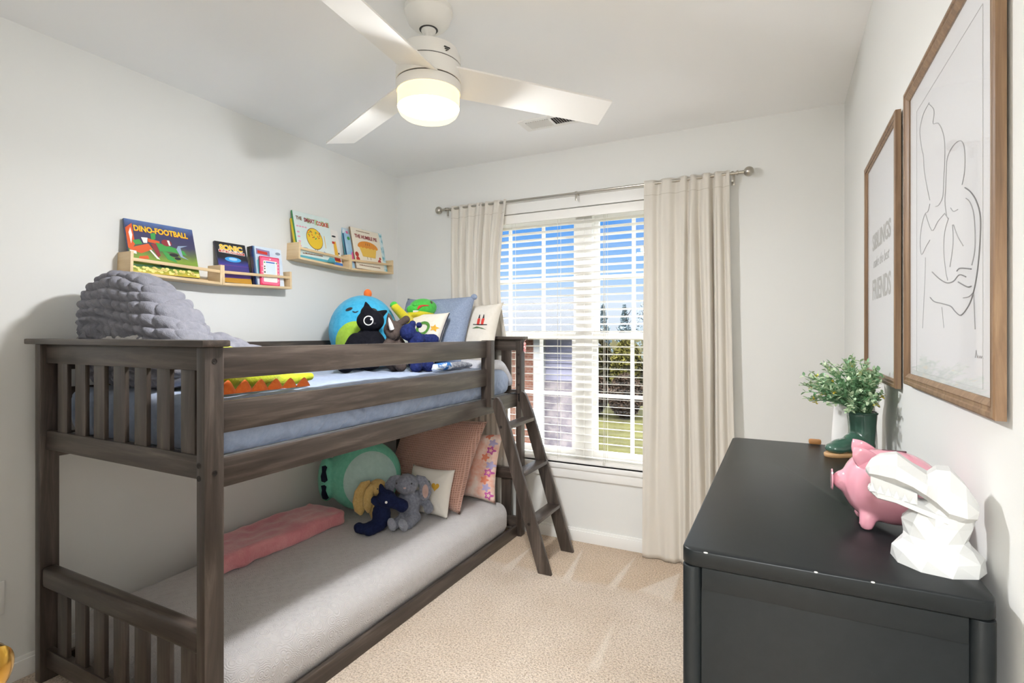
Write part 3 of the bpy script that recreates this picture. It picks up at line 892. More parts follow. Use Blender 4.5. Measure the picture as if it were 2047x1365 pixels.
p_grn, p_org, p_dgr, p_lgr = C_('green', '3f9a4a'), C_('orange', 'd85a26'), C_('dark_green', '2c5a34'), C_('pale_green', 'a8c9a0')
p_blu, p_mar, p_pnk, p_brn = C_('blue', '3f78c4'), C_('maroon', '8f2f35'), C_('pink', 'e2679d'), C_('brown', '7c5634')
p_gold, p_pur, p_sky, p_tan = C_('gold', 'b98a2e'), C_('purple', '5a3f8a'), C_('sky', 'a9cde6'), C_('tan', 'e3b65c')

def art_dino(b, mx, w, h):
    rnd = random.Random(3)
    flat('cover_picture', b, mx, [[(.0, .20), (.028, .225), (.03, .13), (.012, .10), (0, .11)], [(.02, .115), (.085, .14), (.10, .115), (.05, .09), (.012, .10)],
         [(.085, .165), (.135, .158), (.133, .143), (.085, .148)], [(.04, .075), (.075, .083), (.08, .068), (.035, .062)]], p_org)
    flat('cover_picture', b, mx, [[(.02, .145), (.05, .155), (.06, .135), (.03, .128)], [(.115, .15), (.16, .145), (.24, .125), (.25, .105), (.18, .115), (.13, .11)],
         [(.14, .11), (.16, .11), (.195, .075), (.20, .065), (.16, .075)], [(.10, .19), (.122, .195), (.118, .165), (.10, .16)]], p_grn, .0006)
    flat('cover_picture', b, mx, [disc(.02, 18, 1.15, .8, (.165, .155)), [(.095, .14), (.118, .145), (.13, .09), (.118, .08)]], p_mar, .0008)
    flat('cover_picture', b, mx, [[(.058, .165), (.085, .167), (.08, .142), (.065, .14)], [(.01, .18), (.02, .205), (.024, .17), (.014, .13)], [(.004, .10), (.03, .098), (.03, .084), (.004, .088)],
         [(.085, .11), (.092, .112), (.125, .07), (.112, .072)], [(.168, .168), (.178, .168), (.182, .145), (.174, .143)]], p_wht, .001)
    flat('cover_picture', b, mx, [[(.205, .13), (.215, .148), (.26, .155), (.225, .14), (.23, .10), (.255, .085), (.22, .095)]], C_('slate', '8fa3bd'), .0008)
    flat('cover_picture', b, mx, [disc(.014, 12, 1.5, .6, (.19, .1)), disc(.01, 12, 1.4, .7, (.205, .085)), disc(.009, 10, 1.2, 1, (.13, .045))], p_blk, .001)
    flat('cover_picture', b, mx, [disc(.004 + .003 * rnd.random(), 7, 1.4, 1, (rnd.uniform(.005, .29), rnd.uniform(.008, .028))) for _ in range(46)], C_('pale_yellow', 'f3e28a'), .0006)
    flat('cover_picture', b, mx, [[(.0, .036), (.16, .045), (.28, .037), (.16, .031), (0, .028)]], p_dgr, .0005)
    title(b, mx, 'DINO-FOOTBALL', .033, .193, .235, .036, p_yel, .03)
    title(b, mx, 'DINO-FOOTBALL', .0345, .1915, .235, .036, p_org, .03, .0006, name='title_shadow')
book('wide hardback picture book titled DINO-FOOTBALL in yellow letters', 1.279, .297, .243, .011, f1, -2.455, 15,
     ramp_mat('dino_cover', 'Z', 0, .235, [(0, 'c9b13a'), (.12, '6f8f33'), (.3, '7d9a3a'), (.45, '5d6a45'), (.58, '43405e'), (.85, '3d3f66'), (1, '5b76ab')], .35, .16, 26), C_('dino_spine', '32456e'), art=art_dino)

def art_sonic(b, mx, w, h):
    flat('cover_picture', b, mx, [disc(.045, 24, 1, .3, (w / 2, .125))], C_('glow_blue', '3f9fe0', .4))
    flat('cover_picture', b, mx, [disc(.024, 20, 1, .3, (w / 2, .127))], p_sky, .0008)
    flat('cover_picture', b, mx, [[(.012, .158), (w - .012, .153), (w - .012, .168), (.012, .173)]], p_wht)
    flat('cover_picture', b, mx, [[(.014, .160), (w - .014, .155), (w - .014, .166), (.014, .171)]], p_red, .0008)
    flat('cover_picture', b, mx, [[(.0, 0), (w, 0), (w, .028), (.0, .022)]], p_gold)
    flat('cover_picture', b, mx, [[(0, .095), (w, .095), (w, .09), (0, .086)], [(0, .024), (w, .03), (w, .045), (0, .04)]], p_pur, .0006)
    title(b, mx, 'SONIC', .020, .174, w - .042, .036, p_yel, .045, .0016)
    title(b, mx, 'SONIC', .0185, .1725, w - .039, .038, p_wht, .07, .001, name='title_outline')
    title(b, mx, 'THE HEDGEHOG', .022, .1595, w - .046, .0115, p_wht, .02, .0016, name='subtitle')
book('black comic book with yellow SONIC lettering over a red banner', 1.693, .168, .215, .012, f2, -2.468, 15,
     ramp_mat('comic_cover', 'Z', 0, .2, [(0, '5a4424'), (.25, '4a3a78'), (.5, '3c3f8f'), (.62, '22232c'), (1, '24252a')], .3, .1, 20), C_('comic_spine', '2e2a3c'), art=art_sonic)
# paperbacks behind the toy tablet: only their spines and top edges show
for k, (lab, sp) in enumerate((('black and green paperback with the darkest spine, rearmost behind the toy tablet', '2f3a22'), ('brown and purple paperback in the middle of the stack behind the toy tablet', '54405a'), ('dark blue paperback just behind the pale blue one', '2b4a86'))):
    book(lab, 1.884 + .003 * k, .165, .205 + .002 * k, .0115, f2, -2.5 + .0122 * k, 8, C_('pb%d' % k, sp), ramp_mat('spine%d' % k, 'Z', 0, .2, [(0, '23304a'), (.35, sp), (.6, '7a6a5a'), (.8, sp), (1, '2c2a2c')], .4, .5, 60), name='paperback', group='paperbacks stacked behind the toy tablet')
def art_pale(b, mx, w, h):
    flat('cover_picture', b, mx, [[(.006, .165), (.09, .16), (.09, .19), (.006, .196)]], C_('faded_purple', '8c7fa6'))
    flat('cover_picture', b, mx, [[(.014, .17), (.075, .167), (.075, .182), (.014, .186)]], p_red, .0008)
    flat('cover_picture', b, mx, [disc(.013, 16, 1.2, .6, (w - .024, .182))], C_('grey_mark', '8b94a6'), .0006)
    flat('cover_picture', b, mx, [[(.004, .05), (.03, .06), (.034, .15), (.004, .13)]], C_('aqua', '7fc3cf'), .0006)
book('pale blue paperback standing directly behind the pink toy tablet', 1.894, .167, .208, .011, f2, -2.463, 8, M('pale_cover', 'c3d6ea', .4, var=(18, 'dfe9f3', .2)), C_('pale_spine', '9fc0e0'), name='paperback', art=art_pale, group='paperbacks stacked behind the toy tablet')
# toy tablet
zt = f2(1.96) + .001
tab = thing('toy_tablet', (-2.455, 1.965, zt), 'pink toy tablet with a white screen panel on the ledge', 'toy')
mx = frame_mx((-2.4525, 1.903, zt), (0, 1, 0), (-sin(R(3)), 0, cos(R(3))))
bm = BM(); box(bm, 0, .122, 0, .155, -.0095, 0, .008, mx=mx, seg=3); part('case', bm, C_('hot_pink', 'd9345f', .35), tab)
def rrect(x0, x1, y0, y1, r, n=5):
    o = []
    for cx_, cy_, a0 in ((x1 - r, y1 - r, 0), (x0 + r, y1 - r, 90), (x0 + r, y0 + r, 180), (x1 - r, y0 + r, 270)):
        for k in range(n + 1):
            a = R(a0 + 90 * k / n); o.append((cx_ + r * cos(a), cy_ + r * sin(a)))
    return o
flat('face_plate', tab, mx, [rrect(.006, .116, .005, .148, .012)], C_('soft_pink', 'ee6f93', .35), 0, .0006)
flat('screen', tab, mx, [rrect(.018, .104, .018, .132, .006)], p_wht, .0006, .0006)
flat('screen_window', tab, mx, [rrect(.034, .094, .06, .118, .004)], C_('pale_screen', 'd8e6ee', .2), .0012, .0004)
flat('icon', tab, mx, [rrect(.034, .09, .12, .127, .002)], p_blu, .0012, .0004)
flat('icon', tab, mx, [disc(.004, 10, 1, 1, (.026, .1)), disc(.004, 10, 1, 1, (.026, .088)), disc(.0045, 10, 1, 1.3, (.026, .07))], p_blk, .0012, .0004)
flat('icon', tab, mx, [disc(.004, 10, 1, 1, (.026, .122)), disc(.0035, 10, 1, 1, (.1, .123))], p_grn, .0012, .0004)
flat('button', tab, mx, [disc(.0028, 8, 1, 1, (.111, .03 + .018 * k)) for k in range(6)] + [disc(.0028, 8, 1, 1, (.011, .04 + .03 * k)) for k in range(3)] + [disc(.004, 10, 1, 1, (.061, .141))], p_wht, .0008, .0006)

def art_cookie(b, mx, w, h):
    flat('cover_picture', b, mx, [disc(.067, 36, .92, 1.0, (.137, .135), R(12))], p_brn, .0004)
    flat('cover_picture', b, mx, [disc(.063, 36, .92, 1.0, (.137, .135), R(12))], C_('cookie_yellow', 'e5c02f'), .0008)
    rnd = random.Random(5)
    for m_, n_ in ((p_grn, 9), (p_red, 7), (p_org, 6)):
        tag(flat('sprinkles', b, mx, [disc(.0045, 7, 1.3, .7, (.137 + .045 * rnd.uniform(-1, 1), .158 + .024 * rnd.uniform(-1, 1)), rnd.uniform(0, 3)) for _ in range(n_)], m_, .0013), kind='stuff')
    flat('cover_picture', b, mx, [[(.128, .07), (.131, .07), (.131, .045), (.128, .045)], [(.143, .07), (.146, .07), (.146, .045), (.143, .045)]], p_blk, .0006)
    flat('cover_picture', b, mx, [[(.212, .165), (.217, .166), (.217, .09), (.213, .086)]], p_tan, .0008)
    flat('cover_picture', b, mx, [disc(.018, 12, 1.2, .35, (.055, .065)), [(.19, .058), (.24, .04), (.24, .048), (.195, .066)]], C_('dusty_blue', '7d9bb5'), .0006)
    flat('cover_picture', b, mx, [disc(.007, 8, 1.5, .8, (.02, .16 - .028 * k)) for k in range(4)] + [disc(.006, 8, 1.5, .8, (.02 + .02 * k, .196)) for k in range(4)], C_('soft_rose', 'e2a0b6'), .0005)
    for k, x in enumerate((.098, .155, .205, .245)): flat('cover_picture', b, mx, [[(x, .226), (x + .024, .226), (x + .024, .26), (x, .26)]], p_lgr, .0003)
    title(b, mx, 'THE', .018, .236, .042, .03, p_brn, .03)
    title(b, mx, 'SMART', .075, .232, .08, .034, p_mar, .03)
    title(b, mx, 'COOKIE', .168, .228, .095, .036, p_red, .03)
    flat('cover_picture', b, mx, [[(0, .0), (w, 0), (w, .012), (0, .02)], [(.2, .0), (w, 0), (w, .03), (.235, .034)]], C_('teal_strip', '5aa9b8'), .0005)
    dashes(b, mx, .03, .03, .15, .009, p_brn)
b3 = book('pale aqua picture book titled THE SMART COOKIE with a round yellow cookie', 2.157, .275, .288, .012, f3, -2.455, 12,
     M('cookie_cover', 'c9dcd9', .4, var=(9, 'dfe7e4', .25)), C_('cookie_spine', '3f8f5a'), art=art_cookie)
book('yellow-spined picture book hidden behind the cookie book', 2.153, .24, .238, .012, f3, -2.468, 12, C_('yellow_cover', 'd7bf2c'))
def art_side(b, mx, w, h):
    flat('cover_picture', b, mx, [[(w - .055, .02), (w - .02, .02), (w - .03, .16), (w - .05, .15)]], C_('mustard', 'e2b03a'), .0005)
    flat('cover_picture', b, mx, [[(w - .07, .03), (w - .01, .025), (w - .015, .05), (w - .065, .055)], [(w - .075, .14), (w - .04, .14), (w - .04, .155), (w - .075, .155)]], p_red, .0008)
    flat('cover_picture', b, mx, [disc(.012, 10, 1.5, .5, (w - .04, .19)), disc(.006, 10, 1, 1, (w - .018, .08))], p_blk, .0008)
    flat('cover_picture', b, mx, [[(w - .09, 0), (w, 0), (w, .016), (w - .09, .024)]], p_blu, .0008)
book('white picture book with a mustard figure, half hidden by the cookie book', 2.284, .236, .232, .011, f3, -2.481, 12, C_('side_cover', 'e6e2dd'), art=art_side)

def art_pie(b, mx, w, h):
    flat('cover_picture', b, mx, [[(.055, .155), (.078, .087), (.20, .087), (.222, .155), (.14, .175)]], C_('crust', 'e0b64e'), .0004)
    top = [(.045, .152)] + [(.14 + .098 * cos(pi - pi * k / 12), .155 + .042 * sin(pi * k / 12)) for k in range(13)] + [(.235, .152)]
    for k in range(6): top += [(.225 - .034 * k, .146), (.21 - .034 * k, .153)]
    flat('cover_picture', b, mx, [top], C_('pie_orange', 'd98a2b'), .0008)
    flat('cover_picture', b, mx, [[(.12 + .018 * k, .183), (.124 + .018 * k, .183), (.124 + .018 * k, .168), (.12 + .018 * k, .168)] for k in range(3)], p_brn, .0012)
    flat('cover_picture', b, mx, [disc(.017, 16, 1, 1, (.022, .095)), disc(.017, 16, 1, 1, (.026, .063)), disc(.016, 16, 1, 1, (.235, .065)), disc(.01, 12, 1, 1, (.245, .09))], C_('apple', 'b53a2e'), .0012)
    flat('cover_picture', b, mx, [[(.118, .088), (.121, .088), (.121, .07), (.118, .07)], [(.15, .088), (.153, .088), (.153, .07), (.15, .07)]], p_brn, .0006)
    title(b, mx, 'THE HUMBLE PIE', .028, .212, .215, .034, p_mar, .03)
    dashes(b, mx, .05, .257, .12, .006, p_brn)
    dashes(b, mx, .03, .02, .2, .007, p_brn)
book('cream picture book titled THE HUMBLE PIE with an orange pie', 2.616, .272, .28, .012, f4, -2.455, 12, C_('pie_cover', 'e6ddcb'), C_('pie_spine', '8c7760'), art=art_pie)
def art_pink(b, mx, w, h):
    flat('cover_picture', b, mx, [disc(.03, 20, .8, 1.4, (.062, .075))], C_('cover_pink', 'e0589a'), .0005)
    flat('cover_picture', b, mx, [disc(.012, 12, 1, 1, (.035, .2))], p_grn, .0005)
book('light blue picture book with a pink shape, left of the pie book', 2.563, .17, .232, .011, f4, -2.469, 12, M('aqua_cover', '86b6d6', .4, var=(14, 'b7d3e6', .2)), C_('navy_spine', '1f4f78'), art=art_pink)
def art_tall(b, mx, w, h):
    flat('cover_picture', b, mx, [[(.03, .25), (.045, .252), (.07, .18), (.05, .18)]], p_pnk, .0005)
book('tall blue and white picture book standing behind the light blue one', 2.566, .2, .288, .011, f4, -2.482, 12, M('striped_cover', 'a9c9dd', .4, var=(22, 'e0e6ea', .1)), C_('teal_spine', '5c9fb0'), art=art_tall)
book('teal picture book showing past the right edge of the pie book', 2.742, .195, .283, .011, f4, -2.4695, 12, M('teal_cover', '5fa9b9', .4, var=(22, 'cfe0e2', .1)))

# ================================================================== dresser
dr = thing('dresser', (.056, 1.46, 0), 'charcoal painted dresser with rounded corner posts along the right wall', 'dresser')
DXa, DXb, DYa, DYb = -.150, .2615, .925, 1.995
def rounded_slab(bm, x0, x1, y0, y1, z0, z1, r, ez=.003):
    def loop(i):
        o = []
        for cx_, cy_, a0 in ((x1 - r, y1 - r, 0), (x0 + r, y1 - r, 90), (x0 + r, y0 + r, 180), (x1 - r, y0 + r, 270)):
            for k in range(7):
                a = R(a0 + 15 * k); o.append((cx_ + (r - i) * cos(a), cy_ + (r - i) * sin(a)))
        return o
    rings = [[bm.verts.new((x, y, z)) for x, y in loop(i)] for i, z in ((ez, z0), (0, z0 + ez), (0, z1 - ez), (ez * .3, z1 - ez * .3), (ez, z1))]
    ring_faces(bm, rings, True, True, True)
bm = BM(); rounded_slab(bm, DXa, DXb, DYa, DYb, .897, .925, .022); part('top', bm, m_dresser, dr, angle=50)
for x in (DXa + .001, DXb - .031):
    for y in (DYa + .001, DYb - .031):
        bm = BM(); rounded_slab(bm, x, x + .03, y, y + .03, 0, .8965, .0135, .001); part('corner_post', bm, m_dresser, dr, angle=50)
for y0 in (DYa + .005, DYb - .023):
    part('side_rail', boxbm(DXa + .032, DXb - .032, y0, y0 + .018, .86, .896, .0015), m_dresser, dr)
    part('side_rail', boxbm(DXa + .032, DXb - .032, y0, y0 + .018, .10, .15, .0015), m_dresser, dr)
    part('side_panel', boxbm(DXa + .031, DXb - .031, y0 + .004, y0 + .014, .149, .861, .001), m_dresser, dr)
part('back_panel', boxbm(DXb - .012, DXb - .006, DYa + .03, DYb - .03, .1, .896, 0), m_dresser, dr, smooth=False)
part('plinth', boxbm(DXa + .012, DXb - .014, DYa + .032, DYb - .032, .1, .118, 0), m_dresser, dr, smooth=False)
for r_ in range(3):
    for c_ in range(2):
        y0 = DYa + .035 + c_ * .502; z0 = .125 + r_ * .256
        d = part('drawer', boxbm(DXa + .004, DXa + .022, y0, y0 + .496, z0, z0 + .25, .003), m_dresser, dr)
        for yy in (.14, .356):
            bm = BM(); lathe(bm, [(.007, 0), (.006, .012), (.014, .018), (.013, .026), (.001, .028)], (0, 0, 0), 20, Matrix.Translation((DXa + .004, y0 + yy, z0 + .125)) @ rotm('Y', -90))
            part('knob', bm, m_nickel, d)
bm = BM()
for x, w in ((-.111, .004), (.047, .003), (.119, .003)): ellipsoid(bm, (x, DYa + .0012, .9235), (w, .0014, .0014), None, 8, 6)
tag(part('worn_edge', bm, m_chip, dr), 'small pale chips on the near top edge', kind='stuff')

# ------------------------------------------------------------------ piggy bank
m_pig = M('pink_ceramic', 'd998a6', .14, coat=.6)
PC = Vector((.186, 1.2, 1.0))
sh = [('e', PC, (.078, .064, .068)), ('e', PC + Vector((-.019, 0, .001)), (.065, .065, .067)), ('t', [PC + Vector((-.065, -.002, .004)), PC + Vector((-.0795, -.004, .004))], [.020, .0195])]
for sx in (-.044, .044):
    for sy in (-.034, .034): sh.append(('t', [PC + Vector((sx, sy, -.052)), PC + Vector((sx * 1.04, sy * 1.04, -.064))], [.0145, .0125]))
pig = thing('piggy_bank', (PC.x, PC.y, .925), 'glossy pink ceramic piggy bank between the boot and the dinosaur head', 'piggy bank')
pb = blob('body', sh, m_pig, pig, .004, 5)
for v in pb.data.vertices:
    if v.co.z < .0008: v.co.z = .0008
def ear(base, tip, wide, thick, n):
    bm = BM(); base, tip = Vector(base), Vector(tip); ax = tip - base
    s = ax.cross(Vector(n)).normalized(); nn = Vector(n).normalized()
    rings = []
    for k in range(7):
        t = k / 6; w = wide * (1 - t ** 1.8) + .0008; p = base + ax * t + nn * (.010 * sin(pi * t))
        rings.append([bm.verts.new(p + s * w * cos(2 * pi * j / 12) + nn * thick * (1 - .7 * t) * sin(2 * pi * j / 12)) for j in range(12)])
    ring_faces(bm, rings, True, True, True); return bm
part('ear', ear(PC + Vector((-.040, -.030, .046)), PC + Vector((-.066, -.034, .074)), .019, .005, (-.4, -.8, .4)), m_pig, pig, angle=180)
part('ear', ear(PC + Vector((-.036, .030, .048)), PC + Vector((-.060, .034, .078)), .019, .005, (-.4, -.8, .4)), m_pig, pig, angle=180)
bm = BM(); box(bm, PC.x - .018, PC.x + .02, PC.y - .0018, PC.y + .0018, PC.z + .0655, PC.z + .0685, .001); part('coin_slot', bm, M('slot_dark', '5a3a42', .7), pig)
bm = BM(); lathe(bm, [(.0205, 0), (.019, .0022), (.001, .0024)], (0, 0, 0), 24, Matrix.Translation(PC + Vector((-.0975, -.004, .004))) @ rotm('Y', -90)); part('snout', bm, m_pig, pig)
bm = BM(); tube(bm, [PC + Vector((.072 + .006 * k / 10, .006 * sin(k * 1.1), .014 + .006 * cos(k * 1.1) + .001 * k)) for k in range(11)], .0025, 8); part('tail', bm, m_pig, pig)

# ------------------------------------------------------------------ faceted dinosaur head
m_plaster = M('white_ceramic', 'cfcfcd', .45)
DC = Vector((.2185, 1.046, 0)); DA = Vector((.98, -.2, 0)); DB = Vector((.2, .98, 0))
def dz(zy): return 1.2856 - (870 + zy / 4.55 - 666) * .000787
def da(zx): return (1660 + zx / 4.55 - 1875) * .000615
def dpt(a, b, z): return DC + DA * a + DB * b + Vector((0, 0, z))
din = thing('dinosaur_head', (DC.x, DC.y, .925), 'white faceted ceramic dinosaur head on a flared neck, at the near end of the dresser', 'figurine')
def loft_x(secs, n=8, jit=.0):
    bm = BM(); rings = []; rnd = random.Random(11)
    for zx, t, b, hw in secs:
        zt_, zb_ = dz(t), dz(b); zc = (zt_ + zb_) / 2; hh = (zt_ - zb_) / 2; ring = []
        for j in range(n):
            a = 2 * pi * (j + .5) / n
            ring.append(bm.verts.new(dpt(da(zx) + rnd.uniform(-jit, jit), hw * 1.08 * cos(a), zc + hh * 1.08 * sin(a) + rnd.uniform(-jit, jit) * .5)))
        rings.append(ring)
    ring_faces(bm, rings, True, True, True)
    bmesh.ops.triangulate(bm, faces=[f for f in bm.faces if len(f.verts) == 4])
    return bm
part('skull', loft_x([(296, 350, 405, .010), (340, 285, 445, .022), (430, 228, 460, .029), (600, 195, 490, .034), (760, 285, 520, .035), (890, 350, 575, .038), (975, 288, 660, .045), (1090, 288, 765, .047), (1230, 405, 745, .043), (1335, 560, 700, .026)], 8, .0015), m_plaster, din, smooth=False)
part('lower_jaw', loft_x([(318, 525, 580, .013), (420, 545, 645, .022), (600, 565, 655, .027), (850, 610, 715, .033), (1080, 640, 770, .038)], 8, .001), m_plaster, din, smooth=False)
bm = BM()
for k in range(6):
    for s in (-1, 1):
        x = 365 + 80 * k; hw = .0225 + .0017 * k
        q = [dpt(da(x - 32), s * hw, dz(565 + 9 * k)), dpt(da(x + 32), s * hw, dz(565 + 9 * k)), dpt(da(x), s * (hw - .008), dz(570 + 9 * k)), dpt(da(x), s * (hw - .001), dz(480 + 14 * k))]
        vs = [bm.verts.new(p) for p in q]
        for f in ((0, 1, 3), (1, 2, 3), (2, 0, 3), (0, 2, 1)): bm.faces.new([vs[i] for i in f])
for s in (0,):
    vs = [bm.verts.new(dpt(da(x), b, dz(z))) for x, b, z in ((345, -.016, 430), (345, .016, 430), (800, .026, 520), (800, -.026, 520), (345, -.014, 560), (345, .014, 560), (800, .026, 620), (800, -.026, 620))]
    for f in ((0, 1, 2, 3), (4, 7, 6, 5), (0, 4, 5, 1), (1, 5, 6, 2), (2, 6, 7, 3), (3, 7, 4, 0)): bm.faces.new([vs[i] for i in f])
part('teeth', bm, m_plaster, din, smooth=False)
bm = BM(); rings = []; rnd = random.Random(4)
for z, l, r_, hb, ph in ((.925, -.0600, .0590, .060, 0), (.944, -.0585, .0575, .058, .2), (.958, -.046, .044, .047, .5), (.968, -.043, .038, .040, .1), (.990, -.047, .045, .038, .45), (1.012, -.028, .048, .036, 0), (1.03, -.01, .04, .028, .3)):
    cc, hl = (l + r_) / 2, (r_ - l) / 2; n = 10
    rings.append([bm.verts.new(dpt(cc + hl * cos(2 * pi * (j + ph) / n), hb * sin(2 * pi * (j + ph) / n), z)) for j in range(n)])
ring_faces(bm, rings, True, True, True)
bmesh.ops.triangulate(bm, faces=[f for f in bm.faces if len(f.verts) == 4])
part('neck', bm, m_plaster, din, smooth=False)

# ------------------------------------------------------------------ boot planter
m_boot = M('green_glaze', '3d5c4f', .14, coat=.6, var=(14, '486a5b', .3)); m_sole = M('tan_sole', 'c49a6c', .5)
bt = thing('boot_planter', (.185, 1.845, .925), 'dark green glazed rain-boot planter filled with leafy sprigs', 'planter')
toe = Vector((-.77, -.638, 0)).normalized(); sd = Vector((-toe.y, toe.x, 0)); HC = Vector((.214, 1.878, 0))
def bp(f, s, z): return HC + toe * f + sd * s + Vector((0, 0, z))
rot = Matrix.Rotation(math.atan2(toe.y, toe.x), 4, 'Z')
sh = [('t', [bp(0, 0, .962), bp(-.001, 0, 1.0), bp(0, 0, 1.045)], [.034, .036, .0395]), ('e', bp(.05, 0, .953), (.055, .032, .021), rot), ('e', bp(.088, 0, .949), (.034, .030, .017), rot), ('e', bp(.0, 0, .953), (.037, .034, .022), rot), ('e', bp(.022, 0, .966), (.040, .031, .026), rot), ('e', bp(.06, 0, .955), (.045, .031, .022), rot)]
bo = blob('boot_upper', sh, m_boot, bt, .004, 6)
bm = bmesh.new(); bm.from_mesh(bo.data)
for v in bm.verts:
    v.co.z = min(v.co.z, 1.052 - .925); v.co.z = max(v.co.z, .006)
bm.to_mesh(bo.data); bm.free()
bm = BM(); rings = []
for z, g in ((.925, .0), (.928, .0025), (.934, .003), (.937, .001)):
    ring = []
    for k in range(40):
        a = 2 * pi * k / 40; f = .042 + .083 * cos(a); w = (.030 + g) * sin(a) * (1 + .12 * cos(2 * a)); f += g * cos(a)
        ring.append(bm.verts.new(bp(f, w, z)))
    rings.append(ring)
ring_faces(bm, rings, True, True, True); part('sole', bm, m_sole, bt)
bm = BM(); lathe(bm, [(.0375, 1.046), (.0405, 1.0475), (.041, 1.051), (.0385, 1.054), (.035, 1.053)], (HC.x, HC.y, 0), 36, cap=False); part('rim', bm, m_boot, bt)
# foliage
m_leaf = M('leaf_green', '6a9a70', .55, var=(26, '93ba90', .2)); m_leaf2 = M('leaf_pale', 'a3c3a0', .55, var=(30, 'cfd9b4', .2)); m_bud = M('yellow_buds', 'd9c552', .6)
rnd = random.Random(21)
F1, F2, F3, FS = BM(), BM(), BM(), BM()
def leaf(bm, p, d, up, l, w):
    s = d.cross(up)
    if s.length < 1e-4: return
    s.normalize(); n = s.cross(d).normalized()
    pts = [(0, 0, 0), (.35, .5, .06), (.75, .38, .03), (1, 0, -.05), (.75, -.38, .03), (.35, -.5, .06)]
    vs = [bm.verts.new(p + d * l * a + s * w * b + n * l * c) for a, b, c in pts]
    m0 = bm.verts.new(p + d * l * .5 - n * l * .03)
    for i in range(6): bm.faces.new((m0, vs[i], vs[(i + 1) % 6]))
top = Vector((HC.x, HC.y, 1.05))
for k in range(150):
    a = rnd.uniform(0, 2 * pi); el = math.asin(rnd.uniform(-.42, 1)); L = rnd.uniform(.105, .142) * (1 if el > 0 else .95)
    tgt = Vector((.184 + L * .98 * cos(el) * cos(a), 1.834 + L * cos(el) * sin(a), 1.108 + L * .80 * sin(el)))
    if tgt.x > .252: tgt.x = .252 - rnd.uniform(0, .03)
    p0 = top + Vector((rnd.uniform(-.025, .025), rnd.uniform(-.025, .025), 0)); midp = p0.lerp(tgt, .55) + Vector((0, 0, .03))
    pts = [p0 * (1 - t) ** 2 + midp * 2 * t * (1 - t) + tgt * t * t for t in (0, .2, .4, .6, .8, 1)]
    tube(FS, pts, [.0012] * 5 + [.0006], 4)
    for t in [i / 13 for i in range(4, 14)]:
        p = p0 * (1 - t) ** 2 + midp * 2 * t * (1 - t) + tgt * t * t
        d = (tgt - p0).normalized()
        for s in range(2):
            v = (d * .6 + Vector((rnd.uniform(-1, 1), rnd.uniform(-1, 1), rnd.uniform(-.7, 1)))).normalized()
            if p.x + v.x * .017 > .257: v.x = -abs(v.x)
            leaf(F2 if (t > .72 and rnd.random() < .75) or rnd.random() < .22 else F1, p, v, Vector((rnd.uniform(-.4, .4), rnd.uniform(-.4, .4), 1)), rnd.uniform(.011, .018), rnd.uniform(.007, .010))
    if rnd.random() < .16:
        for s in range(4): leaf(F3, tgt - d * .02, (d + Vector((rnd.uniform(-1, 1), rnd.uniform(-1, 1), rnd.uniform(-1, 1)))).normalized(), Vector((0, 0, 1)), .014, .007)
fo = part('foliage', F1, m_leaf, bt, angle=180); part('stems', FS, m_leaf, bt); part('leaf_tips', F2, m_leaf2, bt, angle=180); part('buds', F3, m_bud, bt, angle=180)
# white tapered vessel and a bit of wood behind it
bm = BM(); lathe(bm, [(.060, 0), (.0615, .004), (.060, .05), (.055, .12), (.05, .16), (.046, .165), (.042, .16)], (0, 0, 0), 48, Matrix.Translation((.2035, 1.963, .925)) @ Matrix.Diagonal((1, .42, 1, 1)))
solo('vase', bm, M('white_glaze', 'ece9e6', .3), 'white tapered vessel standing behind the green boot planter', 'vase')
solo('wooden_block', boxbm(.08, .116, 1.976, 1.992, .9255, .9425, .006), M('honey_wood', 'b07a45', .5), 'small honey coloured wooden block at the far edge of the dresser', 'block')

# ================================================================== framed prints
def framed(label, y0, y1, z0, z1, w=.027):
    t = thing('framed_print', (XR, (y0 + y1) / 2, z0), label, 'picture', 'framed prints on the right wall')
    xb, xf = XR - .004, XR - .0185
    bm = BM()
    prof = [(0, xb), (0, xf + .002), (.003, xf), (.009, xf), (.011, xf + .0025), (.016, xf + .0025), (.018, xf + .0012), (w - .004, xf + .004), (w, xf + .007), (w, xb)]
    rings = []
    for yy, zz, sy, sz in ((y0, z0, 1, 1), (y1, z0, -1, 1), (y1, z1, -1, -1), (y0, z1, 1, -1)):
        rings.append([bm.verts.new((x, yy + sy * q, zz + sz * q)) for q, x in prof])
    ring_faces(bm, rings, True, loop=True)
    part('frame', bm, OAK[2], t, angle=25)
    part('print', boxbm(xb - .004, xb - .002, y0 + w - .006, y1 - w + .006, z0 + w - .006, z1 - w + .006), m_print, t, smooth=False)
    part('glass', boxbm(xb - .0075, xb - .006, y0 + w - .004, y1 - w + .004, z0 + w - .004, z1 - w + .004), m_glass, t, smooth=False)
    return t, xb - .0045
fr, xp = framed('large oak-framed line drawing of an embrace, nearer of the two prints', .968, 1.587, 1.163, 1.867)
